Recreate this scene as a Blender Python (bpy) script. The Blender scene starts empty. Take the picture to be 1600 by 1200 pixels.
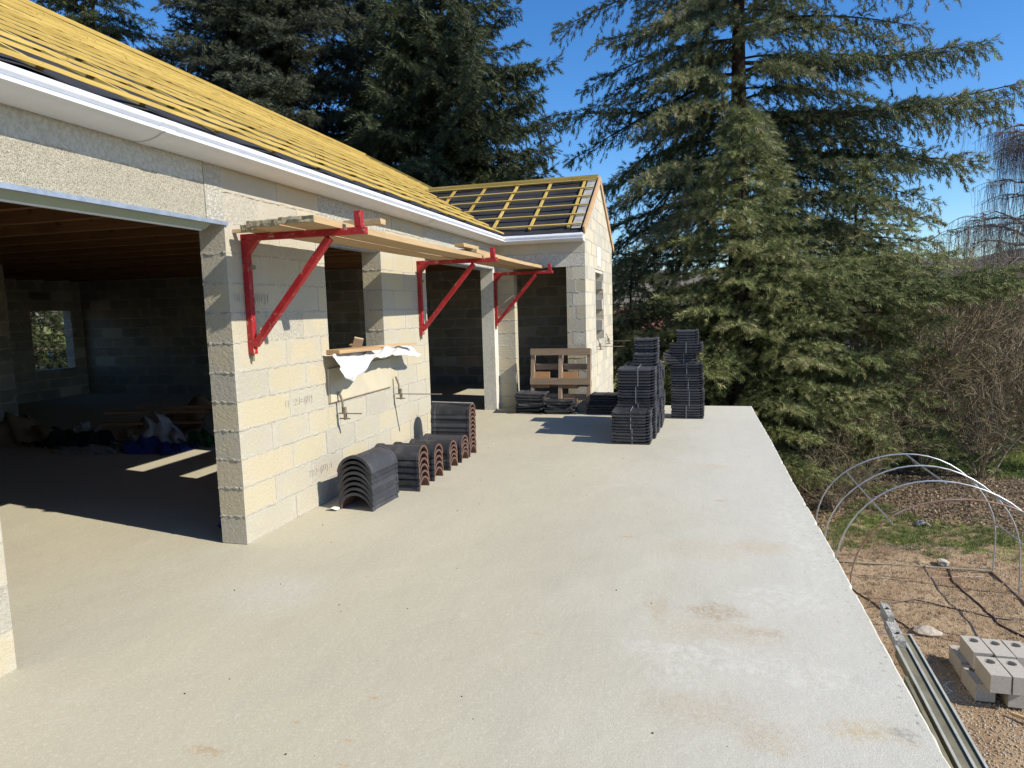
import bpy, bmesh, math, random
import numpy as np
from mathutils import Vector, Matrix
C = bpy.context.scene
COL = C.collection
random.seed(7)
RS = np.random.RandomState(11)

# ------------------------------------------------------------------ camera, sky, sun, exposure
F_PX, PITCH, ROLL, YAW, EYE = 1069.8, 0.10969, 0.02844, 0.26214, 1.5792
fw = Vector((-math.sin(YAW)*math.cos(PITCH), math.cos(YAW)*math.cos(PITCH), -math.sin(PITCH)))
r0 = Vector((math.cos(YAW), math.sin(YAW), 0)); u0 = r0.cross(fw)
r1 = r0*math.cos(ROLL) - u0*math.sin(ROLL); u1 = u0*math.cos(ROLL) + r0*math.sin(ROLL)
cd = bpy.data.cameras.new('camera'); cam = bpy.data.objects.new('camera', cd); COL.objects.link(cam)
cam.matrix_world = Matrix(((r1.x, u1.x, -fw.x, 0), (r1.y, u1.y, -fw.y, 0), (r1.z, u1.z, -fw.z, EYE), (0, 0, 0, 1)))
cd.sensor_width = 36; cd.lens = F_PX/1600*36; cd.clip_end = 6000; cd.clip_start = 0.05
C.camera = cam
SUN_EL, SUN_AZ = math.radians(37.0), math.radians(-12.0)      # azimuth from +X
S = Vector((math.cos(SUN_AZ)*math.cos(SUN_EL), math.sin(SUN_AZ)*math.cos(SUN_EL), math.sin(SUN_EL)))
w = bpy.data.worlds.new('World'); C.world = w; w.use_nodes = True
wn = w.node_tree.nodes; bg = wn['Background']
sky = wn.new('ShaderNodeTexSky'); sky.sky_type = 'NISHITA'; sky.sun_disc = False
sky.sun_elevation = SUN_EL; sky.sun_rotation = math.radians(90) - SUN_AZ
sky.air_density = 1.0; sky.dust_density = 0.3; sky.ozone_density = 2.2; sky.altitude = 300
hs = wn.new('ShaderNodeHueSaturation'); hs.inputs['Saturation'].default_value = 1.30
tint = wn.new('ShaderNodeMixRGB'); tint.blend_type = 'MULTIPLY'; tint.inputs[0].default_value = 1; tint.inputs[2].default_value = (.80, .92, 1.08, 1)
w.node_tree.links.new(sky.outputs[0], hs.inputs['Color']); w.node_tree.links.new(hs.outputs[0], tint.inputs[1]); w.node_tree.links.new(tint.outputs[0], bg.inputs[0])
bg.inputs[1].default_value = 0.125
sl = bpy.data.lights.new('sun', 'SUN'); so = bpy.data.objects.new('sun', sl); COL.objects.link(so)
sl.energy = 4.8; sl.angle = math.radians(0.5); sl.color = (1.0, 0.925, 0.79)
so.rotation_euler = S.to_track_quat('Z', 'Y').to_euler()
C.view_settings.view_transform = 'Standard'; C.view_settings.look = 'None'
C.view_settings.exposure = 0.46; C.view_settings.gamma = 1
C.view_settings.use_curve_mapping = False
C.render.resolution_x = 1024; C.render.resolution_y = 768

# ------------------------------------------------------------------ material helpers
class NT:
    def __init__(s, name, rough=0.85, spec=0.3, metal=0.0):
        s.m = bpy.data.materials.new(name); s.m.use_nodes = True
        s.t = s.m.node_tree; s.b = s.t.nodes['Principled BSDF']
        s.b.inputs['Roughness'].default_value = rough
        s.b.inputs['Specular IOR Level'].default_value = spec
        s.b.inputs['Metallic'].default_value = metal
    def n(s, typ, ins=None, **kw):
        n = s.t.nodes.new('ShaderNode'+typ)
        for k, v in kw.items(): setattr(n, k, v)
        for k, v in (ins or {}).items():
            s.put(n.inputs[k], v)
        return n
    def put(s, sock, v):
        if hasattr(v, 'is_linked') or isinstance(v, bpy.types.NodeSocket): s.t.links.new(v, sock)
        else:
            if isinstance(v, (tuple, list)) and len(v) == 3 and sock.type == 'RGBA': v = (*v, 1)
            sock.default_value = v
    def obj(s): return s.n('TexCoord').outputs['Object']
    def geo(s): return s.n('NewGeometry').outputs['Position']
    def noise(s, sc, det=4, rough=0.55, vec=None, dist=0.0):
        n = s.n('TexNoise', {'Scale': sc, 'Detail': det, 'Roughness': rough, 'Distortion': dist})
        s.t.links.new(vec if vec is not None else s.geo(), n.inputs['Vector']); return n.outputs['Fac']
    def scale(s, vec, xyz):
        return s.n('VectorMath', {0: vec, 1: xyz}, operation='MULTIPLY').outputs[0]
    def ramp(s, fac, a, b, lo=0.0, hi=1.0):
        return s.n('MapRange', {'Value': fac, 'From Min': a, 'From Max': b, 'To Min': lo, 'To Max': hi}, interpolation_type='SMOOTHSTEP').outputs[0]
    def math(s, op, a, b=0.0):
        return s.n('Math', {0: a, 1: b}, operation=op).outputs[0]
    def mix(s, fac, a, b, mode='MIX'):
        n = s.n('MixRGB', {'Fac': fac, 'Color1': a, 'Color2': b}, blend_type=mode); return n.outputs[0]
    def attr(s, name):
        return s.n('Attribute', attribute_name=name)
    def col(s, c): s.put(s.b.inputs['Base Color'], c)
    def bump(s, h, strength=0.5, dist=0.01, prev=None):
        ins = {'Height': h, 'Strength': strength, 'Distance': dist}
        b = s.n('Bump', ins)
        if prev is not None: s.t.links.new(prev, b.inputs['Normal'])
        s.t.links.new(b.outputs[0], s.b.inputs['Normal']); return b.outputs[0]

def simple(name, c, c2=None, rough=0.8, spec=0.3, metal=0.0, sc=8, bump=0.3, bsc=40, bd=0.003, stretch=None):
    k = NT(name, rough, spec, metal)
    v = k.obj()
    if stretch: v = k.scale(v, stretch)
    k.col(k.mix(k.ramp(k.noise(sc, 5, 0.6, v), .3, .7), c, c2 or tuple(x*.75 for x in c)))
    if bump: k.bump(k.noise(bsc, 4, 0.6, v), bump, bd)
    return k.m

# concrete slab with stains
def mat_slab():
    k = NT('cast_concrete', 0.92, 0.2)
    p = k.geo()
    big = k.ramp(k.noise(.45, 5, .6, p, .6), .35, .68)
    base = k.mix(big, (.480, .444, .330), (.446, .414, .316))
    x = k.n('SeparateXYZ', {0: p}).outputs[0]
    wx = k.math('ADD', x, k.math('MULTIPLY', k.noise(1.1, 5, .6, p), 1.6))
    base = k.mix(k.ramp(wx, -.4, 1.6), base, (.55, .535, .462))
    # pale laitance patches
    pale = k.ramp(k.noise(1.7, 7, .68, p, .8), .56, .72)
    base = k.mix(k.math('MULTIPLY', pale, .22), base, (.62, .60, .53))
    grey = k.ramp(k.noise(2.6, 6, .62, k.scale(p, (1, .55, 1)), .5), .58, .75)
    base = k.mix(k.math('MULTIPLY', grey, .25), base, (.42, .40, .345))
    # stains with their own place and outline
    st = [(.1, 3.52, .16, .12, (.36, .27, .16), .8), (.62, 2.6, .15, .07, (.50, .37, .17), .75), (.42, 4.55, .20, .14, (.50, .36, .19), .5),
          (.04, 4.42, .35, .25, (.50, .38, .22), .35), (.26, 2.5, .12, .10, (.47, .34, .2), .5), (.31, 3.33, .14, .06, (.40, .30, .18), .6),
          (-1.74, 1.95, .07, .035, (.40, .26, .12), .85), (-.18, 3.51, .06, .18, (.46, .35, .2), .6), (.75, 2.61, .05, .04, (.25, .24, .22), .7),
          (.04, 2.62, .25, .14, (.45, .33, .2), .42), (-2.35, 3.3, .35, .3, (.55, .55, .53), .5), (.1, 3.3, .3, .14, (.47, .36, .22), .5),
          (-.9, 6.6, .5, .8, (.60, .54, .42), .4), (.15, 6.8, .2, .1, (.53, .40, .24), .45)]
    wv = k.n('VectorMath', {0: k.n('TexNoise', {'Scale': 7.0, 'Detail': 7.0, 'Roughness': .7, 'Vector': p}).outputs['Color'], 1: (-.5, -.5, -.5)}, operation='ADD').outputs[0]
    wv = k.n('VectorMath', {0: wv, 1: (.28, .28, 0)}, operation='MULTIPLY').outputs[0]
    pw = k.n('VectorMath', {0: p, 1: wv}, operation='ADD').outputs[0]
    sp = k.noise(38, 4, .7, p)
    for (sx, sy, rx, ry, c, a) in st:
        q = k.n('VectorMath', {0: pw, 1: (-sx, -sy, 0)}, operation='ADD').outputs[0]
        q = k.scale(q, (1/rx, 1/ry, 0))
        d = k.n('VectorMath', {0: q}, operation='LENGTH').outputs['Value']
        f = k.math('MULTIPLY', k.ramp(d, .25, 1.4, a*.95, 0), k.ramp(sp, .35, .62, .15, 1))
        base = k.mix(f, base, c)
    # white laitance streaks close to the right edge
    for (sx, sy, rx, ry) in [(.05, 3.05, .42, .16), (.5, 2.95, .35, .12), (.45, 3.75, .3, .25), (-.1, 2.85, .12, .12), (.7, 5, .15, 1.6)]:
        q = k.n('VectorMath', {0: pw, 1: (-sx, -sy, 0)}, operation='ADD').outputs[0]
        d = k.n('VectorMath', {0: k.scale(q, (1/rx, 1/ry, 0))}, operation='LENGTH').outputs['Value']
        f = k.math('MULTIPLY', k.ramp(d, .2, 1.3, .34, 0), k.ramp(k.noise(16, 6, .75, p), .42, .62))
        base = k.mix(f, base, (.74, .73, .69))
    pit = k.math('MULTIPLY', k.ramp(x, .70, .845), k.ramp(k.noise(34, 3, .6, p), .60, .68))
    base = k.mix(k.math('MULTIPLY', pit, .8), base, (.22, .21, .19))
    for (sx, sy, rx, ry) in [(-1.24, 2.14, .025, .007), (-1.28, 2.42, .03, .008), (-1.19, 2.01, .028, .008), (-1.5, 2.2, .02, .005), (-.45, 4.6, .05, .012), (-.75, 3.1, .04, .006), (-1.9, 3.6, .03, .008), (.2, 5.6, .06, .02)]:
        q = k.n('VectorMath', {0: p, 1: (-sx, -sy, 0)}, operation='ADD').outputs[0]
        d = k.n('VectorMath', {0: k.scale(q, (1/rx, 1/ry, 0))}, operation='LENGTH').outputs['Value']
        base = k.mix(k.math('MULTIPLY', k.ramp(d, .4, 1.3, .75, 0), k.ramp(sp, .35, .55, .2, 1)), base, (.50, .27, .13))
    tro = k.noise(1.0, 6, .7, k.scale(p, (14, 2.2, 1)), 1.2)
    base = k.mix(k.ramp(tro, .56, .70, 0, .16), base, (.34, .32, .26))
    blot = k.noise(9, 6, .72, p, .4)
    base = k.mix(k.ramp(blot, .60, .72, 0, .22), base, (.66, .64, .57))
    fine = k.noise(220, 3, .7, p)
    base = k.mix(k.ramp(fine, .35, .65, .38, 0), base, (.25, .235, .195))
    mid = k.noise(60, 4, .7, p)
    base = k.mix(k.ramp(mid, .5, .72, 0, .24), base, (.74, .72, .64))
    k.col(base)
    n1 = k.bump(k.noise(170, 4, .7, p), .55, .004)
    n2 = k.bump(k.noise(24, 6, .7, p), .3, .010, n1)
    k.bump(k.noise(2.2, 3, .5, p), .25, .05, n2)
    return k.m

# concrete blocks: attribute 'blk' = (u, v, rnd, rnd2)
def mat_block(name='concrete_block', cream=(.495, .435, .295), grey=(.445, .41, .325)):
    k = NT(name, 0.95, 0.15)
    p = k.geo(); a = k.attr('blk'); sx = k.n('SeparateXYZ', {0: a.outputs['Vector']})
    u, v, r = sx.outputs; r2 = a.outputs['Alpha']
    eu = k.math('MULTIPLY', k.math('MULTIPLY', u, k.math('SUBTRACT', 1, u)), 4)
    ev = k.math('MULTIPLY', k.math('MULTIPLY', v, k.math('SUBTRACT', 1, v)), 4)
    e = k.math('MULTIPLY', k.math('POWER', eu, .45), k.math('POWER', ev, .35))
    nz = k.noise(5.5, 5, .65, p, .5)
    f = k.math('ADD', k.math('MULTIPLY', e, .62), k.math('MULTIPLY', k.math('SUBTRACT', nz, .5), 2.0))
    f = k.math('ADD', f, k.math('SUBTRACT', k.math('MULTIPLY', r, 1.35), .80))
    f = k.ramp(f, -.05, .7)
    c = k.mix(f, grey, cream)
    pink = k.ramp(r2, .75, .95, 0, .35)
    c = k.mix(k.math('MULTIPLY', pink, f), c, (.53, .43, .32))
    c = k.mix(k.ramp(r2, .0, .35, .4, 0), c, (.36, .345, .30))
    big = k.ramp(k.noise(1.3, 4, .6, p), .35, .7)
    c = k.mix(k.math('MULTIPLY', big, .22), c, (.56, .53, .45))
    fn = k.noise(190, 3, .75, p)
    sm = k.math('MULTIPLY', k.ramp(e, .75, .35), k.ramp(k.noise(17, 6, .7, p, .6), .45, .6))
    c = k.mix(k.math('MULTIPLY', sm, .6), c, (.50, .475, .41))
    drip = k.ramp(k.noise(1.0, 5, .65, k.scale(p, (9, 9, 1.1))), .60, .74, 0, .35)
    c = k.mix(drip, c, (.36, .335, .27))
    c = k.mix(k.ramp(fn, .3, .6, .4, 0), c, (.22, .20, .165))
    pit = k.noise(75, 2, .5, p)
    c = k.mix(k.ramp(pit, .22, .32, .5, 0), c, (.2, .19, .16))
    k.col(c)
    n1 = k.bump(fn, .6, .004)
    k.bump(k.noise(38, 5, .7, p), .8, .009, n1)
    return k.m

def mat_rough(name, c1, c2, c3, sc=120, bs=.9, bd=.012, det=5):
    k = NT(name, .95, .15); p = k.geo()
    n = k.noise(sc, det, .75, p, .8)
    c = k.mix(k.ramp(n, .38, .62), c1, c2)
    c = k.mix(k.ramp(k.noise(2.2, 5, .6, p), .45, .7, 0, .6), c, c3)
    k.col(c); k.bump(n, bs, bd); return k.m

def mat_straw():
    k = NT('wood_fibre_panel', .95, .15); p = k.geo()
    a = k.n('TexNoise', {'Scale': 52.0, 'Detail': 3.0, 'Distortion': 3.5, 'Roughness': .7}); k.t.links.new(k.scale(p, (1, 1, 2.2)), a.inputs['Vector'])
    b = k.n('TexNoise', {'Scale': 64.0, 'Detail': 3.0, 'Distortion': 4.5, 'Roughness': .7}); k.t.links.new(k.scale(p, (1, 2.0, 1)), b.inputs['Vector'])
    n = k.math('MULTIPLY', a.outputs['Fac'], b.outputs['Fac'])
    c = k.mix(k.ramp(n, .19, .27), (.16, .145, .11), (.47, .44, .36))
    c = k.mix(k.ramp(n, .27, .34), c, (.62, .595, .505))
    z = k.n('SeparateXYZ', {0: p}).outputs[2]
    zz = k.math('ADD', z, k.math('MULTIPLY', k.math('SUBTRACT', k.noise(5, 5, .7, p), .5), .09))
    c = k.mix(k.ramp(zz, 2.415, 2.43), c, k.mix(k.ramp(k.noise(40, 5, .7, p), .35, .65), (.46, .44, .38), (.62, .60, .53)))
    k.col(c); k.bump(n, .6, .02); return k.m

def mat_wood(name, c1, c2, axis=1, sc=14, rough=.8, knots=True):
    k = NT(name, rough, .2); v = k.obj()
    st = [30, 30, 30]; st[axis] = 1.6
    vv = k.scale(v, tuple(st)); info = k.n('ObjectInfo').outputs['Random']
    vv = k.n('VectorMath', {0: vv, 1: k.n('CombineXYZ', {0: k.math('MULTIPLY', info, 90), 1: k.math('MULTIPLY', info, 33), 2: 0.0}).outputs[0]}, operation='ADD').outputs[0]
    n = k.noise(1.0, 5, .65, vv, .8)
    c = k.mix(k.ramp(n, .3, .7), c1, c2)
    c = k.mix(k.ramp(info, 0, 1, 0, .45), c, tuple(x*.6 for x in c1))
    c = k.mix(k.ramp(k.noise(3.0, 4, .6, v), .5, .7, 0, .5), c, tuple(x*.6 for x in c2))
    c = k.mix(k.ramp(k.noise(9.0, 3, .6, v), .66, .72, 0, .6), c, tuple(x*.35 for x in c1))
    k.col(c); k.bump(n, .5, .003); return k.m

def mat_leaf(name, dark, light, tip=None):
    k = NT(name, .6, .3)
    r = k.attr('rnd').outputs['Fac']
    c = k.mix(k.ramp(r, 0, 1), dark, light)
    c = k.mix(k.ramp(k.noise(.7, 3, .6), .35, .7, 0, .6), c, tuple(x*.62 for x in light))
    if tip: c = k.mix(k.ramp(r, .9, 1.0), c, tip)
    k.col(c)
    tr = k.n('BsdfTranslucent', {'Color': c}); ms = k.n('MixShader', {0: .25}); out = k.t.nodes['Material Output']
    k.t.links.new(k.b.outputs[0], ms.inputs[1]); k.t.links.new(tr.outputs[0], ms.inputs[2]); k.t.links.new(ms.outputs[0], out.inputs['Surface'])
    return k.m

M = {}
M['slab'] = mat_slab()
M['block'] = mat_block()
M['block_in'] = mat_block('shade_darkened_block', (.24, .22, .17), (.18, .175, .155))  # darker copy of the block colours, part of the indoor shade painted in
M['block_white'] = mat_block('pale_concrete_block', (.60, .55, .42), (.50, .475, .41))
M['block_loose'] = mat_rough('loose_block_concrete', (.33, .30, .26), (.47, .44, .39), (.42, .39, .34), 90, .4, .004)
M['mortar'] = mat_rough('mortar', (.32, .30, .25), (.48, .45, .38), (.45, .42, .35), 60, .9, .01)
M['render'] = mat_rough('cast_lintel_concrete', (.50, .48, .42), (.62, .60, .53), (.66, .64, .57), 30, .4, .006)
M['rough_render'] = mat_rough('spattered_mortar', (.40, .38, .33), (.68, .66, .59), (.60, .58, .50), 45, 1.0, .03)
M['straw'] = mat_straw()
M['pvc'] = simple('white_gutter_plastic', (.66, .68, .72), (.62, .64, .68), .4, .45, bump=0)
M['alu'] = simple('aluminium_profile', (.55, .57, .60), (.42, .44, .47), .35, .5, .7, sc=20, bump=.1)
M['greenish'] = simple('shutter_box_underside', (.30, .36, .30), (.27, .33, .28), .4, .5, bump=0)
M['batten'] = mat_wood('yellow_treated_batten', (.40, .27, .065), (.55, .40, .12), 1)
M['batten_x'] = mat_wood('yellow_treated_batten_across', (.46, .32, .08), (.60, .45, .15), 0)
M['membrane'] = simple('roof_membrane', (.022, .022, .024), (.035, .035, .038), .75, .3, sc=3, bump=.5, bsc=5, bd=.02)
M['plank'] = mat_wood('scaffold_plank_wood', (.46, .32, .17), (.60, .44, .26), 1)
M['plank_end'] = mat_rough('dirty_plank_end', (.24, .20, .13), (.40, .35, .24), (.33, .30, .2), 60, .9, .01)
M['pallet'] = mat_wood('weathered_pallet_wood', (.30, .215, .14), (.42, .31, .21), 0)
M['pallet_v'] = mat_wood('weathered_pallet_wood_upright', (.34, .25, .17), (.46, .34, .235), 2)
M['pallet_o'] = mat_rough('pressed_chip_block', (.42, .22, .10), (.52, .30, .15), (.36, .2, .1), 80, .5, .006)
M['joist'] = mat_wood('joist_wood', (.22, .115, .055), (.29, .16, .08), 0)
M['verge'] = mat_wood('verge_board_wood', (.46, .29, .15), (.56, .38, .22), 1)
M['cedar_bark'] = simple('conifer_bark', (.075, .055, .04), (.045, .035, .028), .95, .1, sc=6, bump=.8, bsc=14, bd=.03)
M['twig'] = simple('bare_twig', (.25, .20, .125), (.14, .115, .075), .9, .1, sc=4, bump=0)
M['twig_pale'] = simple('pale_bare_stem', (.40, .34, .25), (.22, .175, .125), .9, .1, sc=4, bump=0)
M['birch_twig'] = simple('birch_twig', (.21, .175, .17), (.15, .12, .12), .9, .1, sc=4, bump=0)
M['galv'] = simple('galvanised_tube', (.50, .53, .56), (.38, .40, .42), .4, .5, .6, sc=12, bump=.1)
M['rusty'] = simple('rusted_tube', (.26, .14, .09), (.34, .28, .25), .7, .3, .3, sc=5, bump=.2)
M['steel_old'] = simple('weathered_formwork_steel', (.20, .185, .125), (.14, .13, .09), .9, .1, .0, sc=9, bump=.3, bsc=30)
M['steel_edge'] = simple('worn_steel_edge', (.46, .46, .40), (.36, .36, .31), .5, .4, .1, sc=12, bump=.2)
M['clampsteel'] = simple('rusty_clamp_steel', (.20, .16, .12), (.30, .25, .19), .7, .3, .4, sc=30, bump=.4, bsc=120)
M['paper'] = simple('white_paper', (.78, .78, .76), (.70, .70, .69), .8, .2, bump=0)
M['ink'] = simple('faded_print', (.34, .35, .36), (.28, .29, .30), .9, .1, bump=0)
M['stamp'] = simple('block_stamp_ink', (.40, .375, .31), (.46, .43, .35), .95, .1, sc=90, bump=0)
M['stamp_dark'] = simple('block_stamp_ink_dark', (.22, .21, .20), (.3, .29, .27), .95, .1, sc=90, bump=0)
M['sheet_white'] = simple('white_plastic_sheet', (.56, .56, .56), (.47, .47, .47), .5, .4, sc=10, bump=.5, bsc=22, bd=.006)
M['bag_white'] = simple('dirty_white_bag', (.42, .42, .41), (.28, .28, .27), .6, .3, sc=10, bump=.6, bsc=18, bd=.01)
M['tarp_blue'] = simple('blue_tarpaulin', (.03, .06, .28), (.02, .04, .2), .5, .4, bump=.4, bsc=14, bd=.01)
M['tarp_green'] = simple('green_plastic_sheet', (.02, .17, .06), (.015, .1, .04), .5, .4, bump=.4, bsc=14, bd=.01)
M['carton'] = simple('brown_cardboard', (.28, .19, .11), (.22, .15, .09), .9, .1, bump=0)
M['oldwood'] = mat_wood('site_timber', (.42, .27, .14), (.56, .38, .22), 1)
M['black'] = simple('black_rubber', (.02, .02, .02), (.03, .03, .03), .7, .3, bump=0)
M['pipe'] = simple('dark_irrigation_hose', (.07, .04, .035), (.04, .03, .03), .6, .3, bump=0)
M['stone'] = mat_rough('field_stone', (.34, .29, .23), (.50, .45, .38), (.42, .37, .3), 12, .6, .01)
M['roof_red'] = simple('red_clay_tiles', (.24, .11, .085), (.17, .08, .06), .9, .1, sc=3, bump=0)
M['wall_house'] = simple('cream_house_wall', (.62, .55, .46), (.55, .49, .42), .9, .1, bump=0)
M['glass_dark'] = simple('dark_window_glass', (.05, .06, .07), (.04, .05, .06), .15, .6, bump=0)
M['fence'] = simple('grey_fence_panel', (.42, .44, .46), (.33, .35, .37), .7, .2, bump=0)
M['cedar'] = mat_leaf('cedar_needles', (.045, .070, .038), (.195, .220, .100), (.30, .28, .15))
M['cedar_light'] = mat_leaf('light_cedar_needles', (.060, .090, .034), (.240, .265, .100), (.32, .31, .15))
M['spruce'] = mat_leaf('spruce_needles', (.020, .034, .017), (.085, .105, .050))
M['spruce_grey'] = mat_leaf('grey_cedar_needles', (.024, .032, .021), (.095, .110, .070))
M['spruce_olive'] = mat_leaf('olive_needles', (.03, .045, .018), (.10, .12, .05))
M['green_leaf'] = mat_leaf('shrub_leaf', (.05, .09, .03), (.15, .24, .07))
M['grass'] = mat_leaf('grass_blade', (.09, .125, .035), (.21, .27, .08), (.42, .38, .18))
M['litter'] = mat_leaf('fallen_leaf', (.13, .095, .06), (.33, .25, .165), (.46, .39, .29))

def mat_red():
    k = NT('red_scaffold_paint', .5, .45); p = k.obj()
    c = k.mix(k.ramp(k.noise(7, 5, .6, p), .3, .7), (.27, .007, .012), (.38, .016, .018))
    c = k.mix(k.ramp(k.noise(26, 6, .75, p, .5), .58, .64), c, (.42, .28, .22))
    c = k.mix(k.ramp(k.noise(1.0, 5, .7, k.scale(p, (60, 60, 7))), .60, .66, 0, .5), c, (.20, .05, .04))
    c = k.mix(k.ramp(k.noise(14, 6, .75, p, .8), .63, .70), c, (.12, .05, .035))
    k.col(c); k.bump(k.noise(60, 4, .7, p), .3, .003); return k.m
M['red'] = mat_red()
def mat_tile():
    k = NT('charcoal_roof_tile', .55, .35); p = k.obj()
    r = k.n('ObjectInfo').outputs['Random']
    c = k.mix(r, (.020, .021, .025), (.052, .053, .060))
    c = k.mix(k.ramp(k.noise(7, 6, .7, k.geo()), .48, .72, 0, .4), c, (.13, .125, .115))
    k.col(c); k.bump(k.noise(120, 3, .6, p), .3, .002); return k.m
M['tile'] = mat_tile()
M['tile_under'] = simple('bare_clay_underside', (.17, .095, .07), (.10, .06, .05), .9, .1, sc=10, bump=.3)
M['strap'] = simple('grey_plastic_strap', (.27, .28, .29), (.22, .23, .24), .5, .3, bump=0)

def mat_ground():
    k = NT('garden_ground', .97, .1); p = k.geo(); s = k.n('SeparateXYZ', {0: p})
    x, y, z = s.outputs
    soil = k.mix(k.ramp(k.noise(1.2, 6, .65, p, .6), .32, .68), (.29, .195, .115), (.44, .325, .205))
    soil = k.mix(k.ramp(k.noise(14, 6, .75, p), .5, .7, 0, .7), soil, (.28, .185, .115))
    soil = k.mix(k.ramp(k.noise(45, 3, .7, p), .58, .68, 0, .7), soil, (.62, .53, .41))
    lit = k.mix(k.ramp(k.noise(30, 5, .75, p), .35, .65), (.12, .09, .055), (.27, .20, .13))
    grs = k.mix(k.ramp(k.noise(22, 5, .7, p), .35, .65), (.09, .12, .03), (.24, .27, .07))
    wob = k.math('MULTIPLY', k.math('SUBTRACT', k.noise(.55, 5, .65, p), .5), 4.5)
    yy = k.math('ADD', k.math('SUBTRACT', y, k.math('MULTIPLY', x, -.30)), wob)
    yy = k.math('SUBTRACT', yy, 2.2)
    c = k.mix(k.ramp(yy, 11.6, 12.1), soil, k.mix(k.ramp(k.noise(2.5, 5, .7, p), .42, .58), grs, soil))
    c = k.mix(k.ramp(yy, 12.9, 13.5), c, lit)
    ly = k.math('ADD', k.math('ADD', y, k.math('MULTIPLY', x, .45)), wob)
    c = k.mix(k.ramp(ly, 20.0, 21.2), c, grs)
    c = k.mix(k.math('MULTIPLY', k.ramp(ly, 24, 60), .5), c, (.24, .22, .11))
    k.col(c)
    n1 = k.bump(k.noise(60, 5, .75, p), .8, .02)
    k.bump(k.noise(9, 5, .7, p), .8, .08, n1); return k.m
M['ground'] = mat_ground()
def mat_hill():
    k = NT('wooded_hill', 1, 0); p = k.geo()
    k.col(k.mix(k.ramp(k.noise(.06, 6, .7, p), .35, .65), (.10, .095, .085), (.17, .15, .125))); return k.m
M['hill'] = mat_hill()

# ------------------------------------------------------------------ mesh helpers
def link(name, me, parent=None):
    o = bpy.data.objects.new(name, me); COL.objects.link(o)
    if parent is not None: o.parent = parent
    return o
def tag(o, label=None, cat=None, group=None, kind=None):
    if label: o['label'] = label
    if cat: o['category'] = cat
    if group: o['group'] = group
    if kind: o['kind'] = kind
    return o
def thing(name, label, cat, loc=(0, 0, 0), rz=0, group=None):
    o = bpy.data.objects.new(name, None); COL.objects.link(o); o.empty_display_size = .1
    o.location = loc; o.rotation_euler = (0, 0, rz); return tag(o, label, cat, group)

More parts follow.
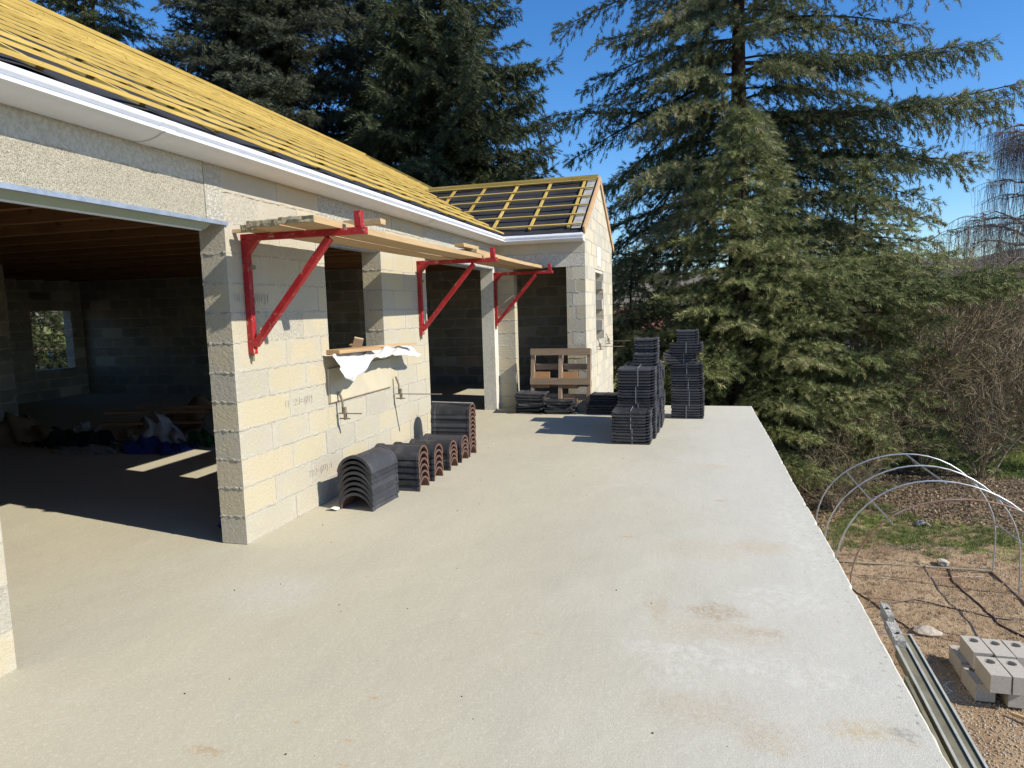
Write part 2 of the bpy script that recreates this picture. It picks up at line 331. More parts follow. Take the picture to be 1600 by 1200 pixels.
class MB:
    def __init__(s): s.v = []; s.f = []; s.mi = []; s.blk = None
    def add(s, vs, fs, mi=0):
        b = len(s.v); s.v += [tuple(x) for x in vs]; s.f += [tuple(b+i for i in f) for f in fs]; s.mi += [mi]*len(fs); return s
    def box(s, x0, x1, y0, y1, z0, z1, mi=0, mat=None, j=0):
        vs = [Vector((x, y, z)) for z in (z0, z1) for y in (y0, y1) for x in (x0, x1)]
        if j: vs = [q + Vector((random.uniform(-j, j), random.uniform(-j, j), random.uniform(-j, j))) for q in vs]
        if mat is not None: vs = [mat @ q for q in vs]
        return s.add(vs, [(0, 2, 3, 1), (4, 5, 7, 6), (0, 1, 5, 4), (2, 6, 7, 3), (0, 4, 6, 2), (1, 3, 7, 5)], mi)
    def bar(s, a, b, wd, ht, up=(0, 0, 1), mi=0, j=0):
        a, b = Vector(a), Vector(b); d = (b-a); L = d.length; d.normalize(); u = Vector(up)
        if abs(d.dot(u)) > .98: u = Vector((1, 0, 0))
        sd = d.cross(u).normalized(); u = sd.cross(d)
        m = Matrix(((d.x, sd.x, u.x, a.x), (d.y, sd.y, u.y, a.y), (d.z, sd.z, u.z, a.z), (0, 0, 0, 1)))
        return s.box(0, L, -wd/2, wd/2, -ht/2, ht/2, mi, m, j)
    def tube(s, pts, rad, n=6, mi=0, cap=True):
        pts = [Vector(p) for p in pts]; k = len(pts)
        if not hasattr(rad, '__len__'): rad = [rad]*k
        b = len(s.v); prev = None
        for i, p in enumerate(pts):
            d = (pts[min(i+1, k-1)]-pts[max(i-1, 0)]).normalized()
            if prev is None:
                a = Vector((0, 0, 1)) if abs(d.z) < .9 else Vector((1, 0, 0)); sd = d.cross(a).normalized()
            else: sd = (prev - d*prev.dot(d)).normalized()
            prev = sd; u = sd.cross(d)
            for q in range(n):
                t = 2*math.pi*q/n; s.v.append(tuple(p+(sd*math.cos(t)+u*math.sin(t))*rad[i]))
        for i in range(k-1):
            for q in range(n):
                s.f.append((b+i*n+q, b+i*n+(q+1) % n, b+(i+1)*n+(q+1) % n, b+(i+1)*n+q)); s.mi.append(mi)
        if cap:
            s.f.append(tuple(b+q for q in range(n))[::-1]); s.mi.append(mi)
            s.f.append(tuple(b+(k-1)*n+q for q in range(n))); s.mi.append(mi)
        return s
    def extrude(s, prof, path, closed=True, mi=0):   # prof: list of 3D offset functions already placed per path station
        n = len(prof); b = len(s.v)
        for st in path: s.v += [tuple(q) for q in st]
        for i in range(len(path)-1):
            for q in range(n if closed else n-1):
                s.f.append((b+i*n+q, b+i*n+(q+1) % n, b+(i+1)*n+(q+1) % n, b+(i+1)*n+q)); s.mi.append(mi)
        if closed:
            s.f.append(tuple(b+q for q in range(n))[::-1]); s.mi.append(mi)
            s.f.append(tuple(b+(len(path)-1)*n+q for q in range(n))); s.mi.append(mi)
        return s
    def mesh(s, name, mats, smooth=False, bevel=0):
        me = bpy.data.meshes.new(name); me.from_pydata(s.v, [], s.f)
        for m in (mats if isinstance(mats, (list, tuple)) else [mats]): me.materials.append(m)
        me.polygons.foreach_set('material_index', s.mi)
        bm = bmesh.new(); bm.from_mesh(me); bmesh.ops.recalc_face_normals(bm, faces=bm.faces)
        if bevel: bmesh.ops.bevel(bm, geom=bm.edges[:], offset=bevel, segments=1, affect='EDGES', clamp_overlap=True)
        bm.to_mesh(me); bm.free()
        if smooth: me.polygons.foreach_set('use_smooth', [True]*len(me.polygons))
        me.update(); return me
    def build(s, name, mats, parent=None, smooth=False, bevel=0):
        return link(name, s.mesh(name, mats, smooth, bevel), parent)

def smooth_by_angle(o, deg=40):
    me = o.data; me.polygons.foreach_set('use_smooth', [True]*len(me.polygons))
    try: me.set_sharp_from_angle(angle=math.radians(deg))
    except Exception: pass
    return o

# ------------------------------------------------------------------ block walls
class Wall:
    """blocks 0.5 x 0.2 with mortar. axis 'y': wall runs along Y, outer face at X=face ; axis 'x': runs along X, outer face at Y=face"""
    def __init__(s, axis, face, out, th=.2):
        s.ax = axis; s.face = face; s.out = out; s.th = th
        s.b = MB(); s.att = []; s.m = MB(); s.beads = MB()
    def P(s, u, d, z):      # d = depth behind the outer face
        q = s.face - s.out*d
        return (q, u, z) if s.ax == 'y' else (u, q, z)
    def rect(s, mb, u0, u1, d0, d1, z0, z1):
        vs = [s.P(u, d, z) for z in (z0, z1) for d in (d0, d1) for u in (u0, u1)]
        return mb.add(vs, [(0, 2, 3, 1), (4, 5, 7, 6), (0, 1, 5, 4), (2, 6, 7, 3), (0, 4, 6, 2), (1, 3, 7, 5)])
    def block(s, u0, u1, z0, z1):
        jd = random.uniform(-.002, .002)
        s.rect(s.b, u0, u1, -jd, s.th+jd, z0, z1)
        r, r2 = random.random(), random.random()
        # corner attributes for the six faces, in the order of the face lists above
        F = [(0, 2, 3, 1), (4, 5, 7, 6), (0, 1, 5, 4), (2, 6, 7, 3), (0, 4, 6, 2), (1, 3, 7, 5)]
        for fi, f in enumerate(F):
            for c in f:
                iu, idd, iz = c & 1, (c >> 1) & 1, (c >> 2) & 1
                uu = iu if fi in (0, 1, 2, 3) else idd
                vv = iz if fi > 1 else idd
                s.att.append((uu, vv, r, r2))
    def bead(s, u0, u1, z, d=0.0, h=.008, pr=.0045):
        n = max(2, int((u1-u0)/.035)); st = []
        for i in range(n+1):
            u = u0+(u1-u0)*i/n; hh = h*random.uniform(.3, 1.5); p = pr*random.uniform(-.6, 1.4); zz = z+random.uniform(-.003, .003)
            st.append([s.P(u, d+.004, zz-hh*1.4), s.P(u, d-p, zz-hh*.6), s.P(u, d-p, zz+hh*.6), s.P(u, d+.004, zz+hh*1.4)])
        s.beads.extrude([0]*4, st)
    def jbead(s, uj, side, z, d0, d1):      # bead across a jamb face at u = uj, material on 'side'
        n = max(2, int((d1-d0)/.02)); st = []
        for i in range(n+1):
            d = d0+(d1-d0)*i/n; hh = .009*random.uniform(.5, 1.4); p = .0045*random.uniform(.1, 1.5); zz = z+random.uniform(-.004, .004)
            st.append([s.P(uj-side*.004, d, zz-hh), s.P(uj+side*p, d, zz-hh*.6), s.P(uj+side*p, d, zz+hh*.6), s.P(uj-side*.004, d, zz+hh)])
        s.beads.extrude([0]*4, st)
    def fill(s, u0, u1, z0, z1, openings=(), bead=True, off=0.0, jambs=()):
        k0 = int(round(z0/.2)); k1 = int(math.ceil((z1-1e-6)/.2)); 
        for k in range(k0, k1):
            za, zb = max(k*.2, z0), min((k+1)*.2, z1)
            iv = [(u0, u1)]
            for (a, b, c, d) in openings:
                if d <= za+.02 or c >= zb-.02: continue
                nv = []
                for (p, q) in iv:
                    if b <= p or a >= q: nv.append((p, q)); continue
                    if a > p+.02: nv.append((p, a))
                    if b < q-.02: nv.append((b, q))
                iv = nv
            for (p, q) in iv:
                s.rect(s.m, p+.003, q-.003, .0018, s.th-.0018, za, zb)
                x = p; o = .25 if (k % 2) else 0.0
                first = True
                while x < q-.03:
                    g = math.floor((x-u0-o-off)/.5+1e-6)*.5+.5+u0+o+off
                    if first and g-x < .12: g += .5
                    e = min(g, q)
                    if q-e < .10: e = q
                    s.block(x+(.0045 if not first else 0), e-(.0045 if e < q else 0), za+.005, zb-.005)
                    x = e; first = False
                    if bead and x < q-.03 and random.random() < .8: pass
                if bead:
                    s.bead(p, q, zb, 0.0)
                    for (uj, side) in jambs:
                        if abs(uj-p) < .01 or abs(uj-q) < .01: s.jbead(uj, side, zb, 0.0, s.th)
        return s
    def build(s, name, parent, mat=None, clip=None):
        nb = len(s.b.f); b = MB()
        b.v = s.b.v + s.m.v + s.beads.v; o1 = len(s.b.v); o2 = o1+len(s.m.v)
        b.f = s.b.f + [tuple(i+o1 for i in f) for f in s.m.f] + [tuple(i+o2 for i in f) for f in s.beads.f]
        me = bpy.data.meshes.new(name); me.from_pydata(b.v, [], b.f)
        me.materials.append(mat or M['block']); me.materials.append(M['mortar'])
        me.polygons.foreach_set('material_index', [0]*nb+[1]*(len(b.f)-nb))
        at = me.color_attributes.new('blk', 'FLOAT_COLOR', 'CORNER')
        arr = np.zeros((len(me.loops), 4), np.float32); arr[:len(s.att)] = s.att
        at.data.foreach_set('color', arr.ravel())
        bm = bmesh.new(); bm.from_mesh(me)
        for (co, no) in (clip or []):
            bmesh.ops.bisect_plane(bm, geom=bm.verts[:]+bm.edges[:]+bm.faces[:], plane_co=co, plane_no=no, clear_outer=True)
        bmesh.ops.recalc_face_normals(bm, faces=bm.faces); bm.to_mesh(me); bm.free()
        return link(name, me, parent)

# ------------------------------------------------------------------ dimensions of the house
XW, YP, YW, X2, XS = -3.0, 3.97, 10.42, -1.6, .847      # main wall, pier corner, wing front, gable, slab edge
ZTOP = 2.2
SL = .534
ZE, XE = 2.70, -2.84                                       # membrane plane of the main roof at the eave
def zmain(x): return ZE+SL*(XE-x) if x > -8 else ZE+SL*(XE+8)-SL*(-8-x)
SW = .552
def zwing(y): return 2.72+SW*(y-10.26) if y < 12.17 else 2.72+SW*(12.17-10.26)-SW*(y-12.17)

# ------------------------------------------------------------------ ground, hills
def grid_axis(lo, a, b, hi, step, n):
    f = np.arange(a, b+1e-6, step)
    L = a-np.geomspace(step, a-lo, n)[::-1]; R = b+np.geomspace(step, hi-b, n)
    return np.concatenate([L, f, R])
def ground_z(x, y):
    t = np.clip((-2.0-x)/10, 0, 1); t = t*t*(3-2*t)
    z = -2.7+2.5*t
    z = z+.32*np.exp(-(((x-5.6)/3.2)**2+((y-15.9)/1.7)**2))
    z = z+.02*np.sin(x*3.1+y*1.7)*np.sin(y*2.3-x)+.012*np.sin(x*9+y*5)*np.sin(y*8-x*3)
    d = np.clip((np.hypot(x, y)-40)/200, 0, 1)
    return z+d*1.5*np.sin(x*.01+1)*np.cos(y*.013)
gx = grid_axis(-1500, .6, 9, 1500, .12, 30); gy = grid_axis(-300, 6, 19, 2500, .12, 30)
X, Y = np.meshgrid(gx, gy); Z = ground_z(X, Y)
nx, ny = len(gx), len(gy)
vs = np.stack([X, Y, Z], -1).reshape(-1, 3)
idx = np.arange(nx*ny).reshape(ny, nx)
fs = np.stack([idx[:-1, :-1], idx[:-1, 1:], idx[1:, 1:], idx[1:, :-1]], -1).reshape(-1, 4)
def np_mesh(name, vs, fs, mat, rnd=None, smooth=False):
    me = bpy.data.meshes.new(name); n = fs.shape[1]
    me.vertices.add(len(vs)); me.vertices.foreach_set('co', np.asarray(vs, np.float32).ravel())
    me.loops.add(fs.size); me.loops.foreach_set('vertex_index', np.asarray(fs, np.int32).ravel())
    me.polygons.add(len(fs)); me.polygons.foreach_set('loop_start', np.arange(0, fs.size, n, dtype=np.int32))
    me.polygons.foreach_set('loop_total', np.full(len(fs), n, np.int32))
    me.materials.append(mat); me.update(calc_edges=True)
    if rnd is not None:
        a = me.attributes.new('rnd', 'FLOAT', 'POINT'); a.data.foreach_set('value', np.asarray(rnd, np.float32))
    if smooth: me.polygons.foreach_set('use_smooth', [True]*len(me.polygons))
    return me
tag(link('ground', np_mesh('ground', vs, fs, M['ground'], smooth=True)), kind='structure')
# far hills: a long ridge with real depth
hv = []; hf = []
n = 80
for i in range(n+1):
    a = math.radians(-75+150*i/n); r = 620
    h = 34+9*math.sin(i*.23+1)+4*math.sin(i*.7)+(3 if i > 50 else 0)
    for (rr, hh) in ((r-60, -3), (r-20, h*.6), (r+40, h), (r+160, h*.5), (r+260, -4)):
        hv.append((math.sin(a)*rr, math.cos(a)*rr, hh+1.2*math.sin(i*2.1+rr)))
for i in range(n):
    for q in range(4): b = i*5+q; hf.append((b, b+5, b+6, b+1))
me = bpy.data.meshes.new('hills'); me.from_pydata(hv, [], hf); me.materials.append(M['hill'])
tag(link('hills', me), kind='structure')

# ------------------------------------------------------------------ terrace slab (with a slightly ragged edge)
bm = bmesh.new()
ys = list(np.arange(-3, 10.931, .045)); top = []; 
for y in ys:
    j = .004*math.sin(y*1.7)+random.uniform(-.0015, .0015)+(random.uniform(-.016, 0) if random.random() < .07 else 0)
    top.append((XS+j, y))
b = MB(); st = []
for (x, y) in top:
    st.append([(-3.25, y, -.2), (-3.25, y, 0), (x-.012, y, 0), (x+random.uniform(-.001, .001), y, -.012), (x, y, -.1), (x, y, -.2)])
b.extrude([0]*6, st)
tag(b.build('terrace', M['slab']), kind='structure')
tag(MB().box(-13, -3.2505, -1.2, 16.2, -.2, 0).box(-3.2505, X2-.01, 10.9305, 13.92, -.2, 0).build('floor', M['slab']), kind='structure')

# ------------------------------------------------------------------ the house
house = thing('unfinished_house', 'unfinished concrete block house with open bays and a roof of bare yellow battens', 'house', (XW, YP, 0))
def H(mb, name, mats, parent=None, **k):
    o = mb.build(name, mats, None, **k)
    return HP(o, parent)
def HP(o, parent=None):
    o.parent = parent or house
    if parent is None: o.matrix_parent_inverse = Matrix.Translation((-XW, -YP, 0))
    return o

# front wall
W1 = Wall('y', XW, 1)
W1.fill(3.97, 7.47, 0, 2.6, [(5.22, 6.3, 1.2, 2.2), (5.17, 6.45, 2.2, 2.6)], off=.12, jambs=[(3.97, -1), (6.3, -1), (5.22, 1)])
W1.fill(-1.2, 2.285, 0, 2.2, [], off=.1)
fwl = HP(W1.build('front_wall', None))
# corner column by the wing
W2 = Wall('y', XW, 1); W2.fill(10.22, 10.40, 0, 2.2, [], bead=False)
MB_ = MB(); MB_.box(-3.2, -3.0, 10.22, 10.4185, 0, 2.2, j=.003)
H(MB_, 'concrete_column', M['render'])
# poured lintel above the window (spattered) and over the wide second bay
H(MB().box(-3.2, -2.999, 5.172, 6.448, 2.2, 2.6), 'window_lintel', M['rough_render'])
H(MB().box(-3.2, -3.0, 7.472, 10.4185, 2.2, 2.6), 'lintel', M['rough_render'])
# garage shutter box of wood fibre, aluminium drip rail, underside
sb = H(MB().box(-3.28, -3.003, -1.2, 3.80, 2.205, 2.6), 'shutter_box', M['straw'])
H(MB().box(-3.2, -2.997, 3.802, 3.968, 2.2, 2.6, j=.001), 'box_end_piece', M['rough_render'])
r = MB(); r.box(-3.02, -2.985, -1.2, 3.99, 2.178, 2.204)
H(r, 'shutter_rail', M['alu'], sb)
r = MB(); r.add([(-3.02, -1.2, 2.198), (-3.02, 3.9, 2.198), (-3.10, 3.9, 2.150), (-3.10, -1.2, 2.150)], [(0, 1, 2, 3)])
r.add([(-3.02, -1.2, 2.203), (-3.02, 3.9, 2.203), (-3.10, 3.9, 2.203), (-3.10, -1.2, 2.203)], [(0, 1, 2, 3)])
r.add([(-3.10, -1.2, 2.150), (-3.10, 3.9, 2.150), (-3.10, 3.9, 2.203), (-3.10, -1.2, 2.203)], [(0, 1, 2, 3)])
H(r, 'shutter_box_underside', M['greenish'], sb)
r = MB(); r.box(-3.125, -3.102, -1.2, 3.88, 2.142, 2.158); H(r, 'shutter_slot_trim', M['pvc'], sb)
# the same rail over the window and the second bay
for (a, bq, nm) in ((5.2, 6.32, 'window_shutter_rail'), (7.45, 10.22, 'bay_shutter_rail')):
    r = MB(); r.box(-3.03, -2.99, a, bq, 2.183, 2.199); r.box(-3.13, -3.032, a+.03, bq-.03, 2.165, 2.198)
    H(r, nm, M['alu'])
# wing front wall, gable wall
WF = Wall('x', YW, -1)
WF.fill(-3.0, X2-.003, 0, 2.2, [(-2.72, -1.89, 0, 2.2)], jambs=[(-2.72, 1), (-1.89, -1)])
WF.fill(-3.0, X2-.003, 2.2, 2.6, [], bead=True, off=.2)
HP(WF.build('wing_front_wall', None))
H(MB().box(-2.9, X2-.002, YW-.0035, YW+.02, 2.19, 2.385, j=.001), 'wing_lintel', M['rough_render'])
WG = Wall('y', X2, 1)
WG.fill(YW+.0, 13.92, -2.6, 4.0, [(11.52, 12.55, 1.15, 2.2)], bead=False, off=.2)
clip = [(Vector((0, 10.26, 2.70)), Vector((0, -SW, 1)).normalized()), (Vector((0, 14.08, 2.70)), Vector((0, SW, 1)).normalized())]
gw = HP(WG.build('gable_wall', None, M['block_white'], clip))
# stacked loose infill blocks behind the slot
for (ya, za, zb_) in ((12.42, 1.15, 1.33), (12.40, 1.52, 1.70), (12.44, 1.88, 2.03)):
    H(MB().box(-1.79, -1.61, ya, 12.548, za, zb_, j=.004), 'slot_infill', M['block_loose'])
H(MB().box(-1.8, -1.612, 11.53, 12.54, 2.15, 2.199), 'slot_lintel', M['render'])
# back walls and partitions
for (ax, face, out, u0, u1, z0, z1, op, nm) in [
        ('x', 13.92, 1, -6.4, X2-.205, -.2, 2.6, [], 'wing_back_wall'), ('x', 12.0, -1, -12.79, -6.2, 0, 2.6, [], 'partition_wall'),
        ('y', -6.2, 1, 12.0, 13.7, 0, 2.6, [], 'partition_wall'),
        ('y', -13.0, -1, -1.2, 16.2, -.4, 2.6, [(10.8, 11.72, .6, 1.8)], 'rear_wall'), ('x', -1.2, -1, -12.79, -3.2, 0, 2.6, [], 'end_wall'),
        ('x', 16.2, 1, -12.79, -3.0, -.4, 2.6, [], 'end_wall'), ('y', -3.0, 1, 13.93, 16.0, -2.6, 2.6, [], 'side_wall'),
        ('y', -9.9, 1, 4.5, 8.0, 0, 2.6, [], 'partition_wall')]:
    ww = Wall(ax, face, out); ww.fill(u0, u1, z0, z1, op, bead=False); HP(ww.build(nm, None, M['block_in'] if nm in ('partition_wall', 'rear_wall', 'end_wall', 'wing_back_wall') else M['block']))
# main end gables
for y in (-1.2, 16.0):
    g = MB(); zt = zmain(-8)
    pr = [(-12.9, 2.6), (-3.1, 2.6), (-8, zt-.05)]
    g.add([(x, y, z) for x, z in pr]+[(x, y+.2, z) for x, z in pr], [(0, 1, 2), (5, 4, 3), (0, 3, 4, 1), (1, 4, 5, 2), (2, 5, 3, 0)])
    H(g, 'gable_infill', M['mortar'])
# basement wall under the terrace edge and far side
bw = Wall('y', XS-.03, 1); bw.fill(-3, 10.9, -2.6, -.2, [], bead=False); HP(bw.build('basement_wall', None))
bw = Wall('x', 10.9, 1); bw.fill(-1.6, XS-.25, -2.6, -.2, [], bead=False); HP(bw.build('basement_end_wall', None))
# ceiling joists and deck
cb = MB().box(-12.8, -3.21, -1, 15.9, 2.605, 2.63)
ceil = H(cb, 'ceiling_deck', M['joist'])
jm = MB().box(-12.79, -3.21, -.035, .035, 2.40, 2.6045).mesh('joist', M['joist'])
for i in range(27):
    y = -.8+i*.6
    if 15.8 < y: break
    o = link('joist', jm); o.location = (0, y, 0); HP(o, ceil)
# noggins between joists
nm_ = MB().box(-.1, .1, -.26, .26, -.06, .06).mesh('noggin', M['black'])
for (x, y) in [(-7.2, 5.9), (-7.2, 6.5), (-7.2, 7.1), (-7.2, 7.7), (-7.2, 8.3)]:
    o = link('ceiling_box', nm_); o.location = (x, y, 2.47); o.scale = (.6, .5, 1); HP(o, ceil)

# gutter (one moulded run round the inner corner)
prof = [(.004, 2.556), (.03, 2.551), (.07, 2.550), (.11, 2.554), (.15, 2.562), (.18, 2.573), (.196, 2.584), (.214, 2.584), (.222, 2.588), (.222, 2.600), (.216, 2.603), (.196, 2.603), (.190, 2.607), (.190, 2.613),
        (.203, 2.618), (.210, 2.628), (.207, 2.641), (.196, 2.654), (.182, 2.663), (.172, 2.665), (.166, 2.660), (.17, 2.64), (.16, 2.60), (.08, 2.575), (.012, 2.575), (.010, 2.66), (.004, 2.66)]
prof = [(d, z+(.009 if z > 2.612 else 0)) for d, z in prof]
st = []
for y in list(np.arange(-1.3, 10, .8)): st.append([(XW+d, y, z) for d, z in prof])
st.append([(XW+d, YW-d, z) for d, z in prof])
st.append([(-2.4, YW-d, z) for d, z in prof]); st.append([(X2+.0, YW-d, z) for d, z in prof])
gut = smooth_by_angle(H(MB().extrude(prof, st), 'gutter', M['pvc']), 35)
for y in (3.3, 7.35):
    o = [(XW+d+(.003 if d > .02 else 0), z-(.003 if z < 2.6 else -.002)) for d, z in prof[:18]]
    b = MB(); b.extrude([0]*18, [[(x, yy, z) for x, z in o] for yy in (y-.06, y+.06)], closed=False); smooth_by_angle(H(b, 'gutter_joint', M['pvc'], gut), 35)
b = MB(); b.add([(X2+.002, YW-d, z) for d, z in prof[:18]]+[(X2+.002, YW-.004, 2.66)], [tuple(range(19))]); H(b, 'gutter_end_cap', M['pvc'], gut)
# fascia behind
H(MB().box(-3.0, -2.993, -1.2, YW-.01, 2.601, 2.69), 'fascia', M['black'])
H(MB().box(-2.99, X2, YW-.008, YW-.001, 2.601, 2.71), 'wing_fascia', M['black'])

# main roof membrane (rippled), with valley to the wing
def sheet(name, fn, us, vs_, mat, parent=None, th=.004):
    P = np.array([[fn(u, v) for v in vs_] for u in us]); nu, nv = len(us), len(vs_)
    idx = np.arange(nu*nv).reshape(nu, nv)
    f = np.stack([idx[:-1, :-1], idx[:-1, 1:], idx[1:, 1:], idx[1:, :-1]], -1).reshape(-1, 4)
    o = link(name, np_mesh(name, P.reshape(-1, 3), f, mat, smooth=True)); 
    md = o.modifiers.new('s', 'SOLIDIFY'); md.thickness = th
    return HP(o, parent) if parent is not False else o
def rip(a, b): return .010*math.sin(b*10.5)*math.sin(a*7+b)+.008*math.sin(a*2*math.pi/.6)
roof = sheet('roof', lambda u, v: (u, v, zmain(u)+rip(v, u)-.012), np.linspace(-2.815, -8, 70), np.arange(-1.25, 16.21, .12), M['membrane'])
sheet('rear_roof', lambda u, v: (u, v, zmain(u)-.012), np.linspace(-8, -13.3, 6), np.arange(-1.25, 16.21, 2.0), M['membrane'])
def yclip(x):
    z = zmain(x)
    if z < zwing(12.17)+.02: return 10.26+(z-2.72)/SW
    return 16.2
# battens (along Y) on counter battens (up the slope); each a sub-part
nb = 16
for i in range(nb):
    x = -2.83-i*.338
    if x < -7.98: break
    z = zmain(x)+.027+.0135; ye = yclip(x)+.05
    b = MB(); y = -1.3+random.uniform(-.3, 0)
    while y < ye-.1:                                    # 4 m lengths butted end to end, sagging a little between the counter battens
        y2 = min(y+random.uniform(3.4, 4.2), ye); ddx = random.uniform(-.010, .010); ddz = random.uniform(-.002, .003); st = []
        N = max(3, int((y2-y)/.15)); dy_ = (y2-.004-y)/N
        for q in range(N+1):
            yq = y+dy_*q; ph = ((yq+1.0) % .6)/.6; sag = -.0045*math.sin(math.pi*ph)*(1+.6*math.sin(yq*1.3+i)); xx = x+ddx*q/N+.003*math.sin(yq*2.1+i*1.7)
            st.append([(xx+o1, yq, z+ddz+sag+o2-o1*SL) for o1, o2 in ((-.018, -.0125), (.018, -.0125), (.018, .006), (-.018, .006))])
        b.extrude([0]*4, st); y = y2
    H(b, 'batten', M['batten'], roof)
for i in range(29):
    y = -1.0+i*.6
    x0 = -2.87; 
    if y > 10.3: x0 = min(-2.87, -2.84-((zwing(min(y, 12.17))-2.70)/SL)+(0 if y < 12.17 else 0))
    if y > 12.17: x0 = -4.8
    b = MB(); b.bar((x0, y, zmain(x0)+.0135), (-7.99, y, zmain(-7.99)+.0135), .040, .027, (SL, 0, 1), j=.001); H(b, 'counter_batten', M['batten_x'], roof)
H(MB().box(-8.03, -7.97, -1.3, 16.2, zmain(-8)+.03, zmain(-8)+.085), 'ridge_batten', M['batten'], roof)
H(MB().bar((-2.86, 16.19, zmain(-2.86)+.03), (-8, 16.19, zmain(-8)+.03), .03, .10, (SL, 0, 1)), 'verge_board', M['batten_x'], roof)
H(MB().bar((-2.86, -1.27, zmain(-2.86)+.03), (-8, -1.27, zmain(-8)+.03), .03, .12, (SL, 0, 1)), 'verge_board', M['verge'], roof)

# wing roof
def xval(z): return XE-(z-ZE)/SL
def wing_rip(u, v): return .022*math.sin(v*17+.8*math.sin(u*3))*(.6+.4*math.sin(u*5.2))
wroof = sheet('wing_roof', lambda u, v: (X2-.02+(max(xval(zwing(v)), -4.75)-.06-X2)*u, v, zwing(v)+wing_rip(X2+(-2)*u, v)-.022), np.linspace(0, 1, 50), np.linspace(10.235, 12.17, 80), M['membrane'])
sheet('wing_rear_roof', lambda u, v: (X2-.02+(-5-X2)*u, v, zwing(v)-.01), np.linspace(0, 1, 5), np.linspace(12.17, 14.2, 6), M['membrane'])
for i in range(6):
    y = 10.36+i*.335; z = zwing(y)+.027+.0135
    H(MB().bar((X2-.03, y, z), (xval(zwing(y))-.02, y, z+random.uniform(-.006, .006)), .032, .022, (0, -SL, 1), j=.001), 'batten', M['batten_x'], wroof)
for x in (-1.83, -2.43, -3.03, -3.63, -4.2):
    zz = max(2.72, ZE+SL*(XE-x)) ; y0 = 10.26+(zz-2.72)/SW + (.06 if x > -3 else .02)
    if y0 < 12.0: H(MB().bar((x, y0, zwing(y0)+.0135), (x, 12.15, zwing(12.15)+.0135), .040, .027, (0, -SL, 1), j=.001), 'counter_batten', M['batten'], wroof)
H(MB().bar((X2-.02, 12.10, 3.79), (-4.72, 12.10, 3.785), .032, .042), 'ridge_batten', M['batten_x'], wroof)
H(MB().bar((X2-.01, 12.165, 3.806), (-4.75, 12.165, 3.80), .034, .075), 'ridge_batten', M['batten_x'], wroof)
for (ya, yb) in ((10.27, 12.168), (14.1, 12.172)):
    H(MB().bar((X2+.014, ya, zwing(ya)-.02), (X2+.014, yb, zwing(yb)-.02), .027, .115, (0, 0, 1)), 'verge_board', M['verge'], wroof)
# white underlay strip just inside the verge
H(MB().bar((X2-.11, 10.3, zwing(10.3)+.004), (X2-.11, 12.1, zwing(12.1)+.004), .14, .004, (0, -SL, 1)), 'underlay_strip', M['bag_white'], wroof)

# stamps printed on single blocks
def text(name, body, size, loc, rot, mat, parent=None, ext=.0006):
    cu = bpy.data.curves.new(name, 'FONT'); cu.body = body; cu.size = size; cu.extrude = ext; cu.align_x = 'CENTER'; cu.align_y = 'CENTER'
    tmp = bpy.data.objects.new(name+'_t', cu); COL.objects.link(tmp)
    dg = bpy.context.evaluated_depsgraph_get(); me = bpy.data.meshes.new_from_object(tmp.evaluated_get(dg))
    bpy.data.objects.remove(tmp); me.materials.clear(); me.materials.append(mat)
    o = link(name, me); o.location = loc; o.rotation_euler = rot
    if parent is not None: o.parent = parent; o.matrix_parent_inverse = Matrix.Translation((-XW, -YP, 0))
    return o
RX = (math.radians(90), 0, math.radians(90))
text('block_stamp', 'FF  :2:1=(07)', .075, (XW+.0035, 4.72, .905), RX, M['stamp'], house)
text('block_stamp', '22:2=(07) :1', .075, (XW+.0035, 4.98, .30), RX, M['stamp'], house)
text('block_stamp', '0EFE  (07)1', .085, (XW+.0035, 4.22, 1.70), RX, M['stamp'], house)

# notice sheet on the gable
nt = thing('paper_notice', 'white paper notice fixed on the gable wall above the narrow opening', 'notice', (X2+.004, 11.95, 2.42))
MB().box(0, .004, -.19, .19, -.16, .16).build('sheet', M['paper'], nt)
lm = MB()
for i in range(5): lm.box(.0045, .0052, -.13, .13-.05*(i % 2), .09-i*.045, .10-i*.045)
lm.build('print_lines', M['ink'], nt)

# ------------------------------------------------------------------ scaffold brackets
def make_bracket(loc):
    root = thing('scaffold_bracket', 'x', 'scaffold bracket', loc)
    t = .046
    MB().bar((.025, 0, -.82), (.025, 0, 0), t, t, (0, 1, 0)).build('upright', M['red'], root, bevel=.003)
    MB().bar((.0, 0, -.022), (.935, 0, -.022), t, t).build('arm', M['red'], root, bevel=.003)
    MB().bar((.045, 0, -.76), (.665, 0, -.058), t, t, (0, 1, 0)).build('strut', M['red'], root, bevel=.003)
    MB().bar((.885, 0, 0.0015), (.885, 0, .105), .05, .045, (0, 1, 0)).build('end_stop', M['red'], root, bevel=.003)
    MB().bar((.012, 0, -.87), (.012, 0, -.8225), .03, .02, (0, 1, 0)).build('foot_plate', M['clampsteel'], root)
    b = MB().tube([(-.16, 0, -.22), (.062, 0, -.22)], .007, 8); b.tube([(.050, 0, -.22), (.066, 0, -.22)], .016, 6)
    b.tube([(.0, .045, -.22), (.05, .045, -.22)], .016, 8); b.build('bolt', M['clampsteel'], root)
    MB().add([(.05, -.023, -.045), (.05, .023, -.045), (.13, .023, -.045), (.13, -.023, -.045), (.05, -.023, -.13), (.05, .023, -.13)], [(0, 3, 4), (1, 5, 2), (3, 2, 5, 4), (0, 1, 2, 3), (0, 4, 5, 1)]).build('gusset', M['red'], root)
    return root
def copy_tree(o, parent=None):
    c = o.copy(); COL.objects.link(c)
    if parent is not None: c.parent = parent
    for ch in list(o.children): copy_tree(ch, c)
    return c
